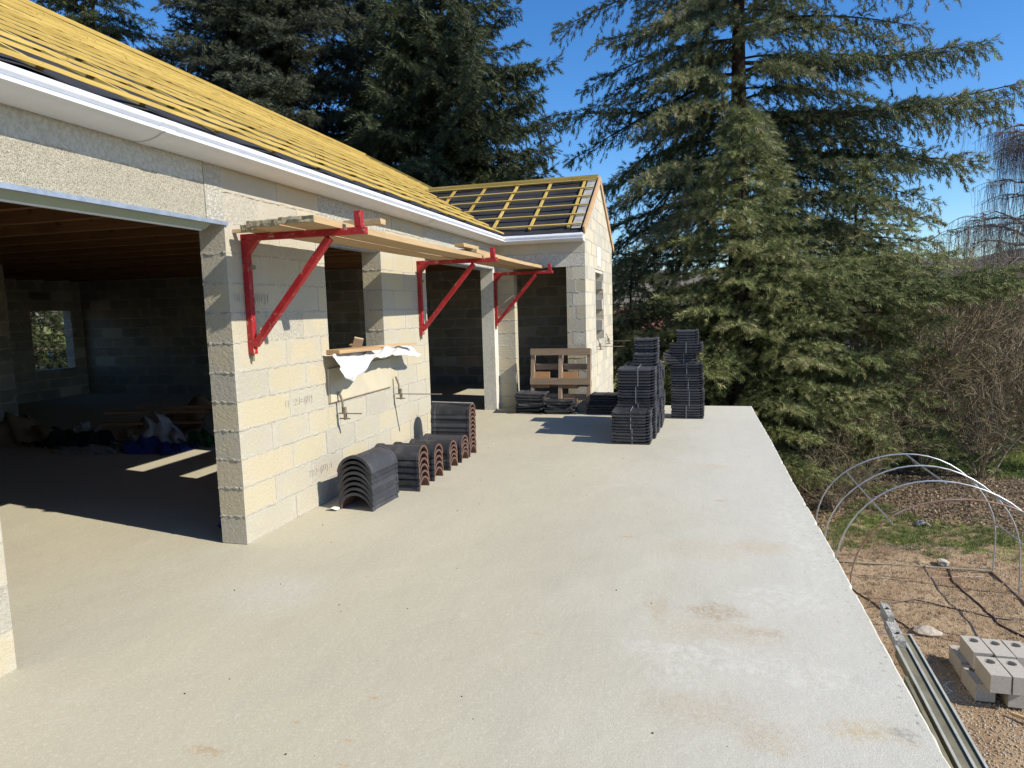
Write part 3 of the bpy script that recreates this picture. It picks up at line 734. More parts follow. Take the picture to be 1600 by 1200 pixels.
bk = make_bracket((XW, 4.15, 2.135)); blabels = ['red steel scaffold bracket nearest the camera, on the pier left of the window', 'red steel scaffold bracket on the wall between window and second bay', 'red steel scaffold bracket on the concrete column by the wing']
bks = [bk]
for (y) in (7.23, 10.27):
    c = copy_tree(bk); c.location = (XW, y, 2.135); bks.append(c)
for o, l in zip(bks, blabels): o['label'] = l; o['group'] = 'red scaffold brackets on the front wall'

def plank(x0, x1, y0, y1, z, label, tilt=0, th=.042, group='planks of the scaffold platform'):
    t = thing('scaffold_plank', label, 'plank', ((x0+x1)/2, y0, z), 0, group)
    wd = (x1-x0)/2; L = y1-y0; b = MB(); n = 14; st = []
    for i in range(n+1):
        y = L*i/n; s_ = -.012*math.sin(math.pi*min(1, y/ max(L, .1)))*(1 if L > 2 else 0)+tilt*y; jx = random.uniform(-.002, .002)
        st.append([(-wd+jx, y, s_), (wd+jx, y, s_), (wd+jx, y, s_+th), (-wd+jx, y, s_+th)])
    b.extrude([0]*4, st); b.build('board', M['plank'], t)
    e = MB(); st = [[(-wd-.002+(2*wd+.004)*q/9, -.001-random.uniform(.002, .016)*kk, zz+random.uniform(-.003, .003)) for kk, zz in ((0, -.001), (1, .004), (1, th*.5), (1, th-.003), (0, th+.002))] for q in range(10)]; e.extrude([0]*5, st); e.build('dirty_end', M['plank_end'], t)
    return t
zp = 2.1365
plank(-2.475, -2.235, 3.80, 7.6, zp, 'long outer scaffold plank of the near span, crusty end beside the end stop', )
plank(-2.745, -2.52, 3.86, 7.7, zp, 'long inner scaffold plank of the near span')
plank(-2.89, -2.765, 4.00, 5.05, zp, 'short narrow scaffold board close to the wall at the near bracket')
plank(-2.49, -2.24, 7.05, 10.52, zp+.0435, 'long outer scaffold plank of the far span, lapping over the near one')
plank(-2.735, -2.51, 7.12, 10.46, zp+.0435, 'long inner scaffold plank of the far span')
o = thing('wood_lath', 'thin wooden lath lying across the bracket arm by the wall', 'lath', (-2.78, 3.98, zp+.014))
MB().box(-.19, .16, -.018, .018, -.012, .012, j=.002).build('stick', M['plank'], o); o.rotation_euler = (0, 0, .1); o.location = (-2.80, 3.90, zp-.03)
o.location = (-2.84, 4.08, zp+.0125); 
o = tag(MB().box(-.19, .09, -.045, .045, 0, .035, j=.003).build('wood_offcut', M['plank']), 'short wood offcut lying on the planks behind the near end stop', 'offcut'); o.location = (-2.16, 4.42, zp+.043)
o = tag(MB().box(-.05, .05, -.28, .22, 0, .035, j=.003).build('wood_offcut', M['plank']), 'wood offcut lying on the planks at the middle bracket', 'offcut'); o.location = (-2.32, 7.0, zp+.087)

# ------------------------------------------------------------------ window sill formwork
t = thing('sill_formwork_board', 'pale plywood board clamped to the wall below the window', 'board', (XW+.0105, 5.78, .97))
MB().box(-.009, .009, -.62, .60, -.145, .145).build('panel', simple('pale_plywood', (.50, .45, .33), (.44, .40, .31), .9, .1, sc=3), t)
MB().box(.0092, .012, -.62, -.612, -.145, .145).box(.0092, .012, -.611, .60, -.145, -.138).build('edge_trim', M['pallet'], t)
t = thing('sill_plank', 'splintered light plank lying on the window sill', 'plank', (-3.02, 5.2, 1.203), 0)
MB().box(-.10, .12, -.02, .95, 0, .035, j=.006).build('board', M['oldwood'], t)
t = thing('sill_plank', 'thicker stained timber at the left end of the window sill', 'plank', (-2.96, 5.17, 1.24), 0)
MB().box(-.07, .09, 0, .62, 0, .032, j=.006).build('board', M['oldwood'], t); t.rotation_euler = (0, 0, -.12)
t = thing('sill_batten', 'reddish batten sticking out at the right end of the window sill', 'batten', (-3.0, 6.0, 1.240), -.35)
MB().box(-.02, .02, -.15, .62, 0, .022, j=.003).build('stick', M['plank'], t)
t = thing('leaning_offcut', 'dark brown board offcut standing tilted on the window sill', 'offcut', (-2.95, 5.60, 1.262), .3)
MB().box(-.035, .045, -.012, .012, 0, .11, j=.004).build('board', M['pallet'], t); t.rotation_euler = (.45, .25, .5)
t = thing('leaning_offcut', 'pale board offcut leaning beside the dark one on the window sill', 'offcut', (-2.99, 5.72, 1.24), -.4)
MB().box(-.06, .05, -.012, .012, 0, .07, j=.004).build('board', M['plank'], t); t.rotation_euler = (.6, -.1, -.3)

def crumple(name, pts_fn, nu, nv, mat, amp, seed, th=.002, parent=None, loc=(0, 0, 0), fm=(1, 1)):
    rs = np.random.RandomState(seed); ph = rs.uniform(0, 6.28, (6, 3)); fr = rs.uniform(.6, 2.6, (6, 2))*6*np.array(fm)
    P = []
    for i in range(nu):
        for j in range(nv):
            u, v = i/(nu-1), j/(nv-1); p = Vector(pts_fn(u, v)); d = Vector((0, 0, 0))
            for k in range(6):
                s_ = 1-2*abs(math.sin(fr[k, 0]*u+fr[k, 1]*v+ph[k, 0])); a = amp/(1+k*.5)
                d += Vector((math.cos(ph[k, 1]), math.sin(ph[k, 1])*.6, math.sin(ph[k, 2])))*s_*a
            P.append(tuple(p+d))
    idx = np.arange(nu*nv).reshape(nu, nv)
    f = np.stack([idx[:-1, :-1], idx[:-1, 1:], idx[1:, 1:], idx[1:, :-1]], -1).reshape(-1, 4)
    o = link(name, np_mesh(name, np.array(P), f, mat, smooth=False), parent); o.location = loc
    md = o.modifiers.new('s', 'SOLIDIFY'); md.thickness = th
    return o
# the white membrane draped from the sill over the board
def drape(u, v):      # u along the wall, v from sill outwards and down
    y = 5.10+u*1.45+(.25*v*u)
    edge = .045+.17*max(0, 1-abs(u-.10)/.24)+.06*max(0, 1-abs(u-.95)/.3)
    if v < .35: return (-3.06+.16*v/.35*1.0, y, 1.245-.02*v)
    t = (v-.35)/.65
    return (-2.90+.10*math.sin(t*1.2), y, 1.238-.03*t-edge*t)
tag(crumple('plastic_sheet', drape, 80, 26, M['sheet_white'], .013, 3, fm=(2.2, .8)), 'crumpled white membrane hanging over the window sill board', 'sheet')

def clamp(loc, L, jaw, label, rot=0, group='mason clamps on the walls', back=.3):
    t = thing('mason_clamp', label, 'clamp', loc, rot, group)
    MB().box(-.004, L, -.011, .011, -.004, .004, j=.0008).build('flat_bar', M['clampsteel'], t)
    b = MB(); b.bar((.035, 0, .0), (.035, 0, jaw*.55), .012, .020, (0, 1, 0)); b.bar((.035, 0, jaw*.55), (.005, 0, jaw), .012, .020, (0, 1, 0)); b.build('jaw', M['clampsteel'], t)
    b = MB().bar((.055, 0, -.055), (.055, 0, .055), .018, .03, (0, 1, 0)); b.tube([(.0, .0, -.045), (.10, 0, -.045)], .006, 6); b.build('sliding_head', M['clampsteel'], t)
    return t
clamp((XW+.03, 5.28, .72), .21, .19, 'rusty mason clamp with short bar below the left end of the sill board')
clamp((XW+.03, 6.45, .74), .50, .18, 'rusty mason clamp with long bar below the right end of the sill board')
clamp((X2+.01, 11.55, .90), .44, .14, 'mason clamp whose bar juts from the gable wall, the nearer of the two')
clamp((X2+.01, 12.75, .93), .46, .14, 'mason clamp whose bar juts from the gable wall, the farther of the two')
t = tag(MB().tube([(-2.80, 7.0, .583), (-2.30, 6.93, .583)], .006, 6).build('steel_rod', M['steel_edge']), 'thin steel rod lying on top of the tall ridge tile stack', 'rod')

# ------------------------------------------------------------------ ridge tiles
def ridge_mesh(wd, rise, L, th=.013, collar=True):
    """half-round cap, axis +X from 0 to L, spans Y, bottom at z=0"""
    b = MB(); n = 18
    R = (wd*wd/4+rise*rise)/(2*rise); a = math.asin(min(1, wd/2/R)) if rise < R else math.pi-math.asin(min(1, wd/2/R))
    def ring(x, r): return [(x, r*math.sin(-a+2*a*i/n), rise-R+r*math.cos(-a+2*a*i/n)) for i in range(n+1)]
    outs = [(0, R+.010), (.045, R+.010), (.050, R), (L-.03, R), (L-.028, R+.004), (L, R+.004)] if collar else [(0, R), (L, R)]
    k = len(outs); off = []
    for (x, r) in outs: off.append(len(b.v)); b.v += ring(x, r)
    for (x, r) in ((0, R-th), (L, R-th)): off.append(len(b.v)); b.v += ring(x, r)
    for s_ in range(k-1):
        for i in range(n): b.f.append((off[s_]+i, off[s_]+i+1, off[s_+1]+i+1, off[s_+1]+i)); b.mi.append(0)
    for i in range(n):
        b.f.append((off[k]+i, off[k]+i+1, off[k+1]+i+1, off[k+1]+i)); b.mi.append(1)
        b.f.append((off[0]+i, off[0]+i+1, off[k]+i+1, off[k]+i)); b.mi.append(0)
        b.f.append((off[k-1]+i, off[k-1]+i+1, off[k+1]+i+1, off[k+1]+i)); b.mi.append(1)
    for e in (0, n):
        b.f.append(tuple(off[s_]+e for s_ in range(k))+(off[k+1]+e, off[k]+e)); b.mi.append(0)
    return b.mesh('ridge_tile', [M['tile'], M['tile_under']])
ORD = ['bottom', 'second', 'third', 'fourth', 'fifth', 'sixth', 'seventh', 'eighth', 'ninth', 'tenth', 'eleventh', 'twelfth']
def ridge_stack(me, loc, rot, n, pitch, where):
    for i in range(n):
        o = link('ridge_tile', me); lim = .004
        o.location = (loc[0]+random.uniform(-lim, lim), loc[1]+random.uniform(-lim, lim), loc[2]+i*pitch)
        o.rotation_euler = (0, 0, rot+random.uniform(-.012, .012))
        pos = 'top' if i == n-1 else (ORD[i]+(' from the bottom' if i else ''))
        tag(o, 'dark ridge tile, %s of the %s' % (pos, where), 'ridge tile', 'ridge tiles stacked along the front wall')
wide = ridge_mesh(.30, .135, .44, .012); narrow = ridge_mesh(.225, .110, .44, .014)
for me in (wide, narrow): me.polygons.foreach_set('use_smooth', [True]*len(me.polygons)); me.set_sharp_from_angle(angle=math.radians(30))
ridge_stack(wide, (-2.63, 4.85, 0), math.radians(86), 8, .0435, 'wide stack nearest the camera')
ridge_stack(narrow, (-2.775, 5.585, 0), 0, 6, .056, 'narrow stack right behind the wide one')
ridge_stack(narrow, (-2.775, 5.955, 0), 0, 5, .055, 'second narrow stack behind the wide one')
ridge_stack(narrow, (-2.775, 6.37, 0), 0, 5, .043, 'third narrow stack behind the wide one')
ridge_stack(narrow, (-2.775, 6.72, 0), 0, 5, .040, 'low stack before the tall one')
ridge_stack(narrow, (-2.775, 7.00, 0), 0, 11, .046, 'tall stack at the wall end')
tag(crumple('paper_scrap', lambda u, v: (-2.86+.09*u, 4.80+.06*v, .028-.04*abs(u-.5)), 6, 5, M['paper'], .006, 9, .001), 'small bent white scrap by the foot of the wide ridge tile stack', 'scrap')

# ------------------------------------------------------------------ flat roof tiles
def flat_mesh(wd=.44, dp=.335, th=.020):
    b = MB(); h = dp/2; w2 = wd/2
    st = []
    # cross section along X with raised interlock at both sides and a shallow pan
    cs = [(-w2, .0), (-w2, .026), (-w2+.03, .026), (-w2+.038, .020), (-.02, .020), (-.01, .024), (.01, .024), (.02, .020), (w2-.045, .020), (w2-.035, .030), (w2-.008, .030), (w2, .022), (w2, .006), (w2-.05, .006), (w2-.055, .0)]
    for y in (-h, -h+.012, h-.012, h):
        dz = -.004 if y in (-h,) else 0
        st.append([(x, y, z+(dz if z > .01 else 0)) for x, z in cs])
    b.extrude(cs, st)
    b.box(-w2+.04, w2-.06, -h, -h+.022, -.006, .0005)     # front nose
    b.box(-.05, .05, h-.03, h-.012, -.005, .0005)
    return b.mesh('roof_tile', M['tile'])
FT = flat_mesh(); FTN = flat_mesh(.30, .335)
def strap_mesh(wd, dp, h, x):
    b = MB(); g = .002; w_ = .0035
    b.box(x-w_, x+w_, -dp/2-.002-g, -dp/2-.002, -.004, h+.004).box(x-w_, x+w_, -dp/2-.005, dp/2+.005, h+.0045, h+.0075)
    return b
def bundle(n, loc, rot, label, me=FT, pitch=.035, wd=.44, strap=True, group='strapped bundles of flat roof tiles', jit=.006):
    t = thing('tile_bundle', label, 'tile bundle', loc, rot+random.uniform(-.02, .02), group)
    for i in range(n):
        o = link('roof_tile', me, t); o.location = (random.uniform(-jit, jit), random.uniform(-jit, jit), i*pitch+.004)
        o.rotation_euler = (0, 0, random.uniform(-.008, .008))
    if strap: strap_mesh(wd, .335, n*pitch-.002, random.uniform(-.02, .03)).build('strap', M['strap'], t)
    return t
def column(x, y, counts, name, rot=0):
    z = 0
    for i, n in enumerate(counts):
        pos = 'bottom' if i == 0 else ('top' if i == len(counts)-1 else ORD[i]+' from the bottom')
        bundle(n, (x+random.uniform(-.012, .012)-.004*i, y+random.uniform(-.01, .01), z), rot, 'tile bundle, %s in the %s' % (pos, name)); z += n*.035
    return z
column(-.695, 7.935, [5, 6], 'low front column of the tile row')
z2 = column(-.655, 8.30, [6, 6, 6, 6], 'second column of the tile row')
z3 = column(-.635, 8.66, [6, 6, 6, 6], 'third column of the tile row')
bundle(4, (-.59, 8.76, z3), 0, 'narrow charcoal tiles heaped on the third column of the tile row', FTN, wd=.3, strap=False, group='loose tile heaps on the columns')
z4 = column(-.62, 9.02, [6, 6, 6, 6], 'fourth column of the tile row')
bundle(9, (-.60, 9.10, z4), 0, 'tall heap of narrow charcoal tiles, highest of the tile row', FTN, wd=.3, strap=False, group='loose tile heaps on the columns')
column(-.61, 9.37, [6, 6, 5, 5], 'last column of the tile row')
# separate column farther back
Bx, By = -.09, 9.79
bundle(5, (Bx, By, 0), 0, 'lowest tile bundle of the lone back column')
for i, n in enumerate([6, 5, 6]):
    bundle(n, (Bx-.005*i, By+.02, .175+[0, 6, 11][i]*.035), 0, 'tile bundle, %s in the lone back column' % ORD[i+1])
z = .175+17*.035
bundle(4, (Bx-.10, By+.02, z), .12, 'shifted tile bundle jutting left on the lone back column')
bundle(4, (Bx-.02, By-.01, z+.14), -.03, 'tile bundle second from the top of the lone back column')
bundle(5, (Bx, By+.02, z+.28), 0, 'narrow tile heap crowning the lone back column', FTN, wd=.3, strap=False, group='loose tile heaps on the columns')
# messy piles in the shade
for i in range(10):
    o = link('roof_tile', FT); o.location = (-2.38+random.uniform(-.04, .04), 10.07+random.uniform(-.03, .03), .004+i*.030+(.01 if i > 6 else 0))
    o.rotation_euler = (random.uniform(-.05, .09), random.uniform(-.07, .05), random.uniform(-.25, .25))
    tag(o, 'dark roof tile in the messy pile at the foot of the pallet, left', 'roof tile', 'tiles of the messy pile left of the pallet')
for i in range(6):
    o = link('roof_tile', FT); o.location = (-1.93+random.uniform(-.03, .03), 10.05+random.uniform(-.02, .02), .004+i*.034)
    o.rotation_euler = (random.uniform(-.03, .03), random.uniform(-.03, .03), random.uniform(-.12, .12))
    tag(o, 'dark roof tile in the low pile at the middle foot of the pallet', 'roof tile', 'tiles of the low pile under the pallet')
for i in range(8):
    o = link('roof_tile', FT); o.location = (-1.33+random.uniform(-.02, .02)+(.05 if i > 3 else 0), 10.1+random.uniform(-.02, .02)+(.12 if i > 3 else 0), .004+i*.035)
    o.rotation_euler = (0, 0, random.uniform(-.06, .06))
    tag(o, 'dark roof tile in the stepped pile in shade by the gable corner', 'roof tile', 'tiles of the stepped pile by the gable corner')

# ------------------------------------------------------------------ pallet leaning on the wing doorway
t = thing('wooden_pallet', 'weathered wooden pallet standing on edge against the wing doorway', 'pallet', (-1.98, 10.20, .0))
t.rotation_euler = (math.radians(-7), 0, math.radians(-3))
WDP = .94
for (z0, z1) in ((0, .10), (.405, .505), (.855, .955)):
    MB().box(-WDP/2, WDP/2, -.072, -.052, z0, z1, j=.002).build('deck_board', M['pallet'], t)
for x in (-WDP/2+.03, 0, WDP/2-.03):
    MB().box(x-.028, x+.028, -.0515, .028, .002, .953, j=.002).build('bearer', M['pallet_v'], t)
for x in (-.41, .03):
    for (za, zb_) in ((.5055, .60), (.35, .4045), (.1005, .20)):
        MB().box(x, x+.24, -.03, .0275, za, zb_, j=.003).build('spacer_block', M['pallet_o'], t)
for z in (.05, .22, .42, .68, .90):
    MB().box(-WDP/2, WDP/2, .029, .046, z-.045, z+.045, j=.002).build('rear_board', M['pallet'], t)

# ------------------------------------------------------------------ rubbish inside the garage
def blob_sheet(name, cx, cy, wx, wy, h, mat, amp, seed, label, cat):
    def fn(u, v):
        a, b = u*2-1, v*2-1; r = min(1, math.hypot(a, b)); return (cx+a*wx/2, cy+b*wy/2, .02+h*(1-r*r)*(.7+.3*math.sin(5*a+seed)))
    return tag(crumple(name, fn, 22, 22, mat, amp, seed), label, cat)
blob_sheet('plastic_bag', -6.55, 7.15, .9, .6, .34, M['bag_white'], .05, 21, 'large pale crumpled bag in the middle of the rubbish heap', 'bag')
blob_sheet('blue_tarpaulin', -6.35, 6.75, 1.0, .5, .16, M['tarp_blue'], .04, 22, 'crumpled blue tarpaulin in front of the pale bag', 'tarpaulin')
blob_sheet('green_sheet', -5.95, 7.25, .6, .5, .12, M['tarp_green'], .04, 23, 'green plastic sheet between tarpaulin and pier', 'sheet')
blob_sheet('plastic_bag', -5.7, 7.35, .7, .5, .26, M['bag_white'], .05, 24, 'grey white bag on the right side of the rubbish heap', 'bag')
blob_sheet('plastic_sheet', -7.1, 6.55, .8, .3, .05, M['bag_white'], .03, 25, 'flat white plastic lying in front of the rubbish heap', 'sheet')
blob_sheet('plastic_bag', -8.1, 7.4, .5, .4, .18, M['bag_white'], .04, 26, 'small grey bag on the left side of the rubbish heap', 'bag')
blob_sheet('insulation_heap', -7.0, 8.5, 1.9, .9, .30, M['carton'], .06, 27, 'dark heap of packing behind the planks inside the garage', 'heap')
blob_sheet('packing_heap', -8.9, 7.2, 1.4, .9, .34, M['carton'], .07, 28, 'low dark heap of packing at the far left of the rubbish', 'heap')
blob_sheet('rubble_heap', -5.9, 7.9, 1.6, .8, .42, M['bag_white'], .07, 29, 'grey heap of sacks and rubble behind the green sheet', 'heap')
blob_sheet('membrane_roll', -7.6, 6.9, 1.1, .5, .22, M['membrane'], .05, 30, 'black crumpled membrane left of the pale bag', 'membrane')
tag(MB().box(-.07, .07, -.05, .05, 0, .12, j=.003).build('cardboard_box', M['carton']), 'small cardboard box in front of the planks in the garage', 'box').location = (-7.35, 7.4, 0)
for i, (x, y, a, L, z) in enumerate([(-6.8, 7.75, .15, 2.1, .30), (-6.6, 7.9, .10, 1.8, .345), (-7.0, 7.62, .22, 1.6, .16)]):
    o = tag(MB().box(-L/2, L/2, -.06, .06, 0, .03, j=.004).build('loose_plank', M['oldwood']), ['yellowish plank lying on the rubbish heap in the garage', 'upper yellowish plank on the rubbish heap in the garage', 'lower plank poking out of the rubbish heap in the garage'][i], 'plank'); o.location = (x, y, z); o.rotation_euler = (0, 0, a)
t = thing('crate', 'low dark crate with pale top by the garage pier', 'crate', (-4.92, 6.75, 0))
MB().box(-.22, .22, -.15, .15, 0, .16, j=.004).build('body', M['rusty'], t); MB().box(-.20, .18, -.14, .13, .162, .19, j=.004).build('pale_top_board', M['bag_white'], t)
tag(crumple('plastic_bag', lambda u, v: (-3.42+.10*math.sin(3*u)*(.5+v), 4.32+.10*math.cos(3*u), .02+.16*v), 12, 8, M['tarp_blue'], .02, 31), 'small dark blue bag on the floor at the back of the pier', 'bag')

# ------------------------------------------------------------------ right side: steel formwork, loose blocks, hoops
def channel(x, z, y0, y1, label, mat='steel_old', nar=.055):
    t = thing('steel_channel', label, 'steel channel', (x, y0, z), 0, 'steel formwork channels along the slab edge')
    L = y1-y0; w_ = nar
    pr = [(0, 0), (.004, 0), (.004, -.002), (w_-.004, -.004), (w_-.004, .0), (w_, 0), (w_, -.05), (.0, -.05)]
    b = MB(); b.extrude(pr, [[(px, yy, pz) for px, pz in pr] for yy in (0, L)]); b.build('trough', M[mat], t)
    b = MB().box(-.003, .007, 0, L, .0005, .006, j=.0005).box(w_-.007, w_+.003, 0, L, .0005, .004, j=.0005); b.build('rim', M['steel_edge'], t)
    return t
c1 = channel(.905, -.21, .4, 3.38, 'steel formwork channel next to the slab edge, with an upright end plate')
c2 = channel(.968, -.235, .4, 3.55, 'steel formwork channel farther from the slab edge', nar=.045)
c1.rotation_euler = (.06, 0, 0); c2.rotation_euler = (.06, 0, 0)
b = MB().box(.0, .045, 2.985, 3.19, -.02, .028, j=.003); b.box(.010, .042, 3.16, 3.30, -.015, .055, j=.004)
b.build('end_plate', M['rough_render'], c1)
b = MB()
for (y, z) in ((3.05, .03), (3.24, .056)): b.tube([(.025, y, z-.0), (.025, y, z+.003)], .008, 10)
b.build('bolt_hole', M['black'], c1)
o = tag(MB().bar((.865, .6, -.20), (.872, 3.10, -.05), .012, .04, j=.002).build('steel_angle', M['steel_old']), 'thin dark steel angle wedged against the slab edge', 'steel angle')

def block_mesh(hollow=True):
    bm = bmesh.new(); L, Wd, Hh = .40, .185, .19
    # top face with a round hole: build ring grid
    n = 16; cx = .10; r = .055
    o = MB()
    rect = [(-L/2, -Wd/2), (L/2, -Wd/2), (L/2, Wd/2), (-L/2, Wd/2)]
    # right half contains the hole: square from 0.0..L/2
    def sq(t):      # point on the boundary of the square [0,L/2]x[-Wd/2,Wd/2] at angle t from centre
        dx, dy = math.cos(t), math.sin(t); a, b = L/4, Wd/2; k = min(a/abs(dx) if abs(dx) > 1e-6 else 9, b/abs(dy) if abs(dy) > 1e-6 else 9); return (cx+dx*k, dy*k)
    angs = sorted([2*math.pi*i/n for i in range(n)]+[math.atan2(s1*Wd/2, s2*L/4) % (2*math.pi) for s1 in (-1, 1) for s2 in (-1, 1)])
    k = len(angs)
    vo = [(*sq(a), Hh) for a in angs]; vi = [(cx+r*math.cos(a), r*math.sin(a), Hh) for a in angs]; vb = [(x, y, Hh-.15) for x, y, z in vi]
    o.add(vo+vi+vb, [(i, (i+1) % k, k+(i+1) % k, k+i) for i in range(k)]+[(k+i, k+(i+1) % k, 2*k+(i+1) % k, 2*k+i) for i in range(k)]+[tuple(range(2*k, 3*k))])
    # left half with two small slots
    o.add([(-L/2, -Wd/2, Hh), (0, -Wd/2, Hh), (0, Wd/2, Hh), (-L/2, Wd/2, Hh)], [(0, 1, 2, 3)])
    o.add([(x, y, z) for z in (0, Hh) for x, y in rect], [(0, 1, 5, 4), (1, 2, 6, 5), (2, 3, 7, 6), (3, 0, 4, 7), (3, 2, 1, 0)])
    return o.mesh('concrete_block', [M['block_loose']])
BM = block_mesh()
def slot_part(parent):
    for x in (-.13, -.06): 
        MB().tube([(x, .0, .1895), (x, .0, .1915)], .022, 10).build('hole', M['black'], parent)
zb = -2.685
blocks = [(2.985, 8.50, 0, 0, 'lower block at the far left end of the loose block pile'), (2.965, 8.04, 0, 0, 'lower block at the near left end of the loose block pile'),
          (3.25, 7.98, 0, 0, 'lower near block at the right of the loose block pile'),
          (3.24, 8.42, 0, 0, 'lower far block at the right of the loose block pile'),
          (3.05, 8.36, 1, 0, 'upper far block, left one of the three with round holes in the pile'), (3.25, 8.33, 1, 0, 'upper far block, middle one of the three with round holes in the pile'),
          (3.45, 8.33, 1, 0, 'upper far block at the right edge of the pile'), (3.04, 7.88, 1, 0, 'upper near block with a round hole, left front of the pile'), (3.24, 7.88, 1, 0, 'upper near block with holes, right front of the pile')]
for (x, y, lv, rr, lab) in blocks:
    o = link('concrete_block', BM); o.location = (x, y, zb+lv*.192); o.rotation_euler = (0, 0, math.radians(-72+180-25)+random.uniform(-.02, .02)+math.radians(7))
    tag(o, lab, 'concrete block', 'loose concrete blocks beside the slab')
    
# garden tunnel of bent tubes
t = thing('tunnel_frame', 'bare garden tunnel frame of bent galvanised hoops on the soil', 'tunnel frame', (3.19, 10.5, -2.7))
def hoop_pts(y, jz=0):
    P = [(-1.28, y, 0), (-1.28, y, .5)]
    for i in range(0, 25):
        a = math.pi-math.pi*i/24; P.append((1.28*math.cos(a), y, .62+1.22*math.sin(a)+jz))
    P += [(1.28, y, .5), (1.28, y, 0)]; return P
for i, y in enumerate((1.26, .40, -.45, -1.3)):
    smooth_by_angle(MB().tube([(x+.01*math.sin(z*3+i*2), yy+.015*math.sin(x*2+i), z+.012*math.sin(x*3+i*1.7)) for x, yy, z in hoop_pts(y)], .0115, 8).build('hoop', M['galv'] if i < 3 else M['rusty'], t), 60)
for (x, z, y0, y1) in ((-.82, 1.50, 1.30, -1.35), (.02, 1.825, 1.30, -.5), (.86, 1.50, 1.3, -1.4), (1.29, .78, 1.3, -1.35)):
    MB().tube([(x, y0, z), (x, (y0+y1)/2, z-.01), (x, y1, z)], .011, 6).build('purlin', M['galv'], t)
MB().tube([(-1.5, 1.30, .02), (0, 1.27, .03), (1.26, 1.26, .03)], .016, 6).build('ground_rail', M['twig_pale'], t)
MB().tube([(1.26, 1.26, .02), (1.25, .3, .02), (1.27, -.6, .02), (1.25, -1.6, .02)], .018, 6).build('side_rail', M['rusty'], t)

def hose(name, pts, r, label, mat='pipe', cat='hose'):
    P = []
    for i in range(len(pts)-1):
        for k in range(6):
            u = k/6; x = pts[i][0]*(1-u)+pts[i+1][0]*u; y = pts[i][1]*(1-u)+pts[i+1][1]*u
            P.append((x+random.uniform(-.015, .015), y+random.uniform(-.015, .015)))
    P.append(pts[-1]); P = [(x, y, float(ground_z(np.array(x), np.array(y)))+r*.8) for x, y in P]
    return tag(MB().tube(P, r, 5).build(name, M[mat]), label, cat)
hose('irrigation_hose', [(2.3, 12.0), (2.2, 10.9), (2.55, 9.9), (2.7, 9.5)], .010, 'dark hose on the soil near the slab edge, inside the hoops')
hose('irrigation_hose', [(3.9, 11.9), (3.75, 11.2), (3.85, 10.5), (3.85, 9.8), (4.1, 9.2)], .012, 'dark hose winding over the soil towards the loose blocks')
hose('irrigation_hose', [(2.0, 9.95), (3.0, 10.4), (4.0, 10.0), (5.2, 10.3)], .008, 'thin reddish hose crossing the soil inside the tunnel')
hose('irrigation_hose', [(1.8, 9.2), (2.9, 9.35), (3.7, 9.1), (4.6, 9.35)], .010, 'reddish hose crossing the soil in front of the tunnel', 'rusty')
hose('irrigation_hose', [(2.1, 11.4), (3.2, 11.25), (4.3, 11.6)], .008, 'thin reddish hose at the far side of the tunnel', 'rusty')
o = tag(MB().bar((3.12, 7.62, -2.66), (3.9, 7.05, -2.65), .035, .03, j=.003).build('wood_stake', M['plank']), 'light wooden stake lying on the gravel near the loose blocks', 'stake')

def rock_mesh(seed):
    bm = bmesh.new(); bmesh.ops.create_icosphere(bm, subdivisions=2, radius=1); rs = random.Random(seed)
    ph = [rs.uniform(0, 6) for _ in range(6)]
    for v in bm.verts:
        c = v.co; k = 1+.22*math.sin(2.3*c.x+ph[0])+.2*math.sin(3.1*c.y+ph[1])+.15*math.sin(4*c.z+ph[2])+rs.uniform(-.07, .07); v.co = c*k
    me = bpy.data.meshes.new('stone'); bm.to_mesh(me); bm.free(); me.materials.append(M['stone']); return me
o = link('flat_stone', rock_mesh(3)); o.location = (2.87, 9.42, -2.66); o.scale = (.16, .11, .05); tag(o, 'flat grey stone on the soil behind the steel channels', 'stone')
o = link('flat_stone', rock_mesh(5)); o.location = (3.87, 12.0, -2.66); o.scale = (.10, .10, .05); tag(o, 'grey stone resting on the hose at the back of the tunnel', 'stone')
tag(crumple('plastic_scrap', lambda u, v: (3.98+.22*u, 13.75+.16*v, -2.62+.06*math.sin(3*u)), 9, 8, M['sheet_white'], .02, 41), 'white plastic scrap lying in the grass beyond the tunnel', 'scrap')
# coil of wire netting
b = MB()
for i in range(15):
    a = random.uniform(0, 6.28); cx, cy = 3.05+random.uniform(0, 1.0), 12.35+random.uniform(-.12, .2)
    P = [(cx+.14*math.cos(a+k*.7)*(1+.3*k/8), cy+.07*math.sin(a+k*.7), -2.66+.05+.05*math.sin(a*2+k)+.02) for k in range(8)]
    b.tube(P, .0024, 4)
tag(b.build('wire_netting', M['twig_pale']), 'tangled loose wire netting on the soil inside the tunnel', 'wire netting')
# cord trailing from the block pile
hose('cord', [(2.62, 7.95), (2.72, 8.0), (2.66, 8.12), (2.78, 8.2)], .006, 'pale cord trailing from the loose block pile', 'sheet_white', 'cord')

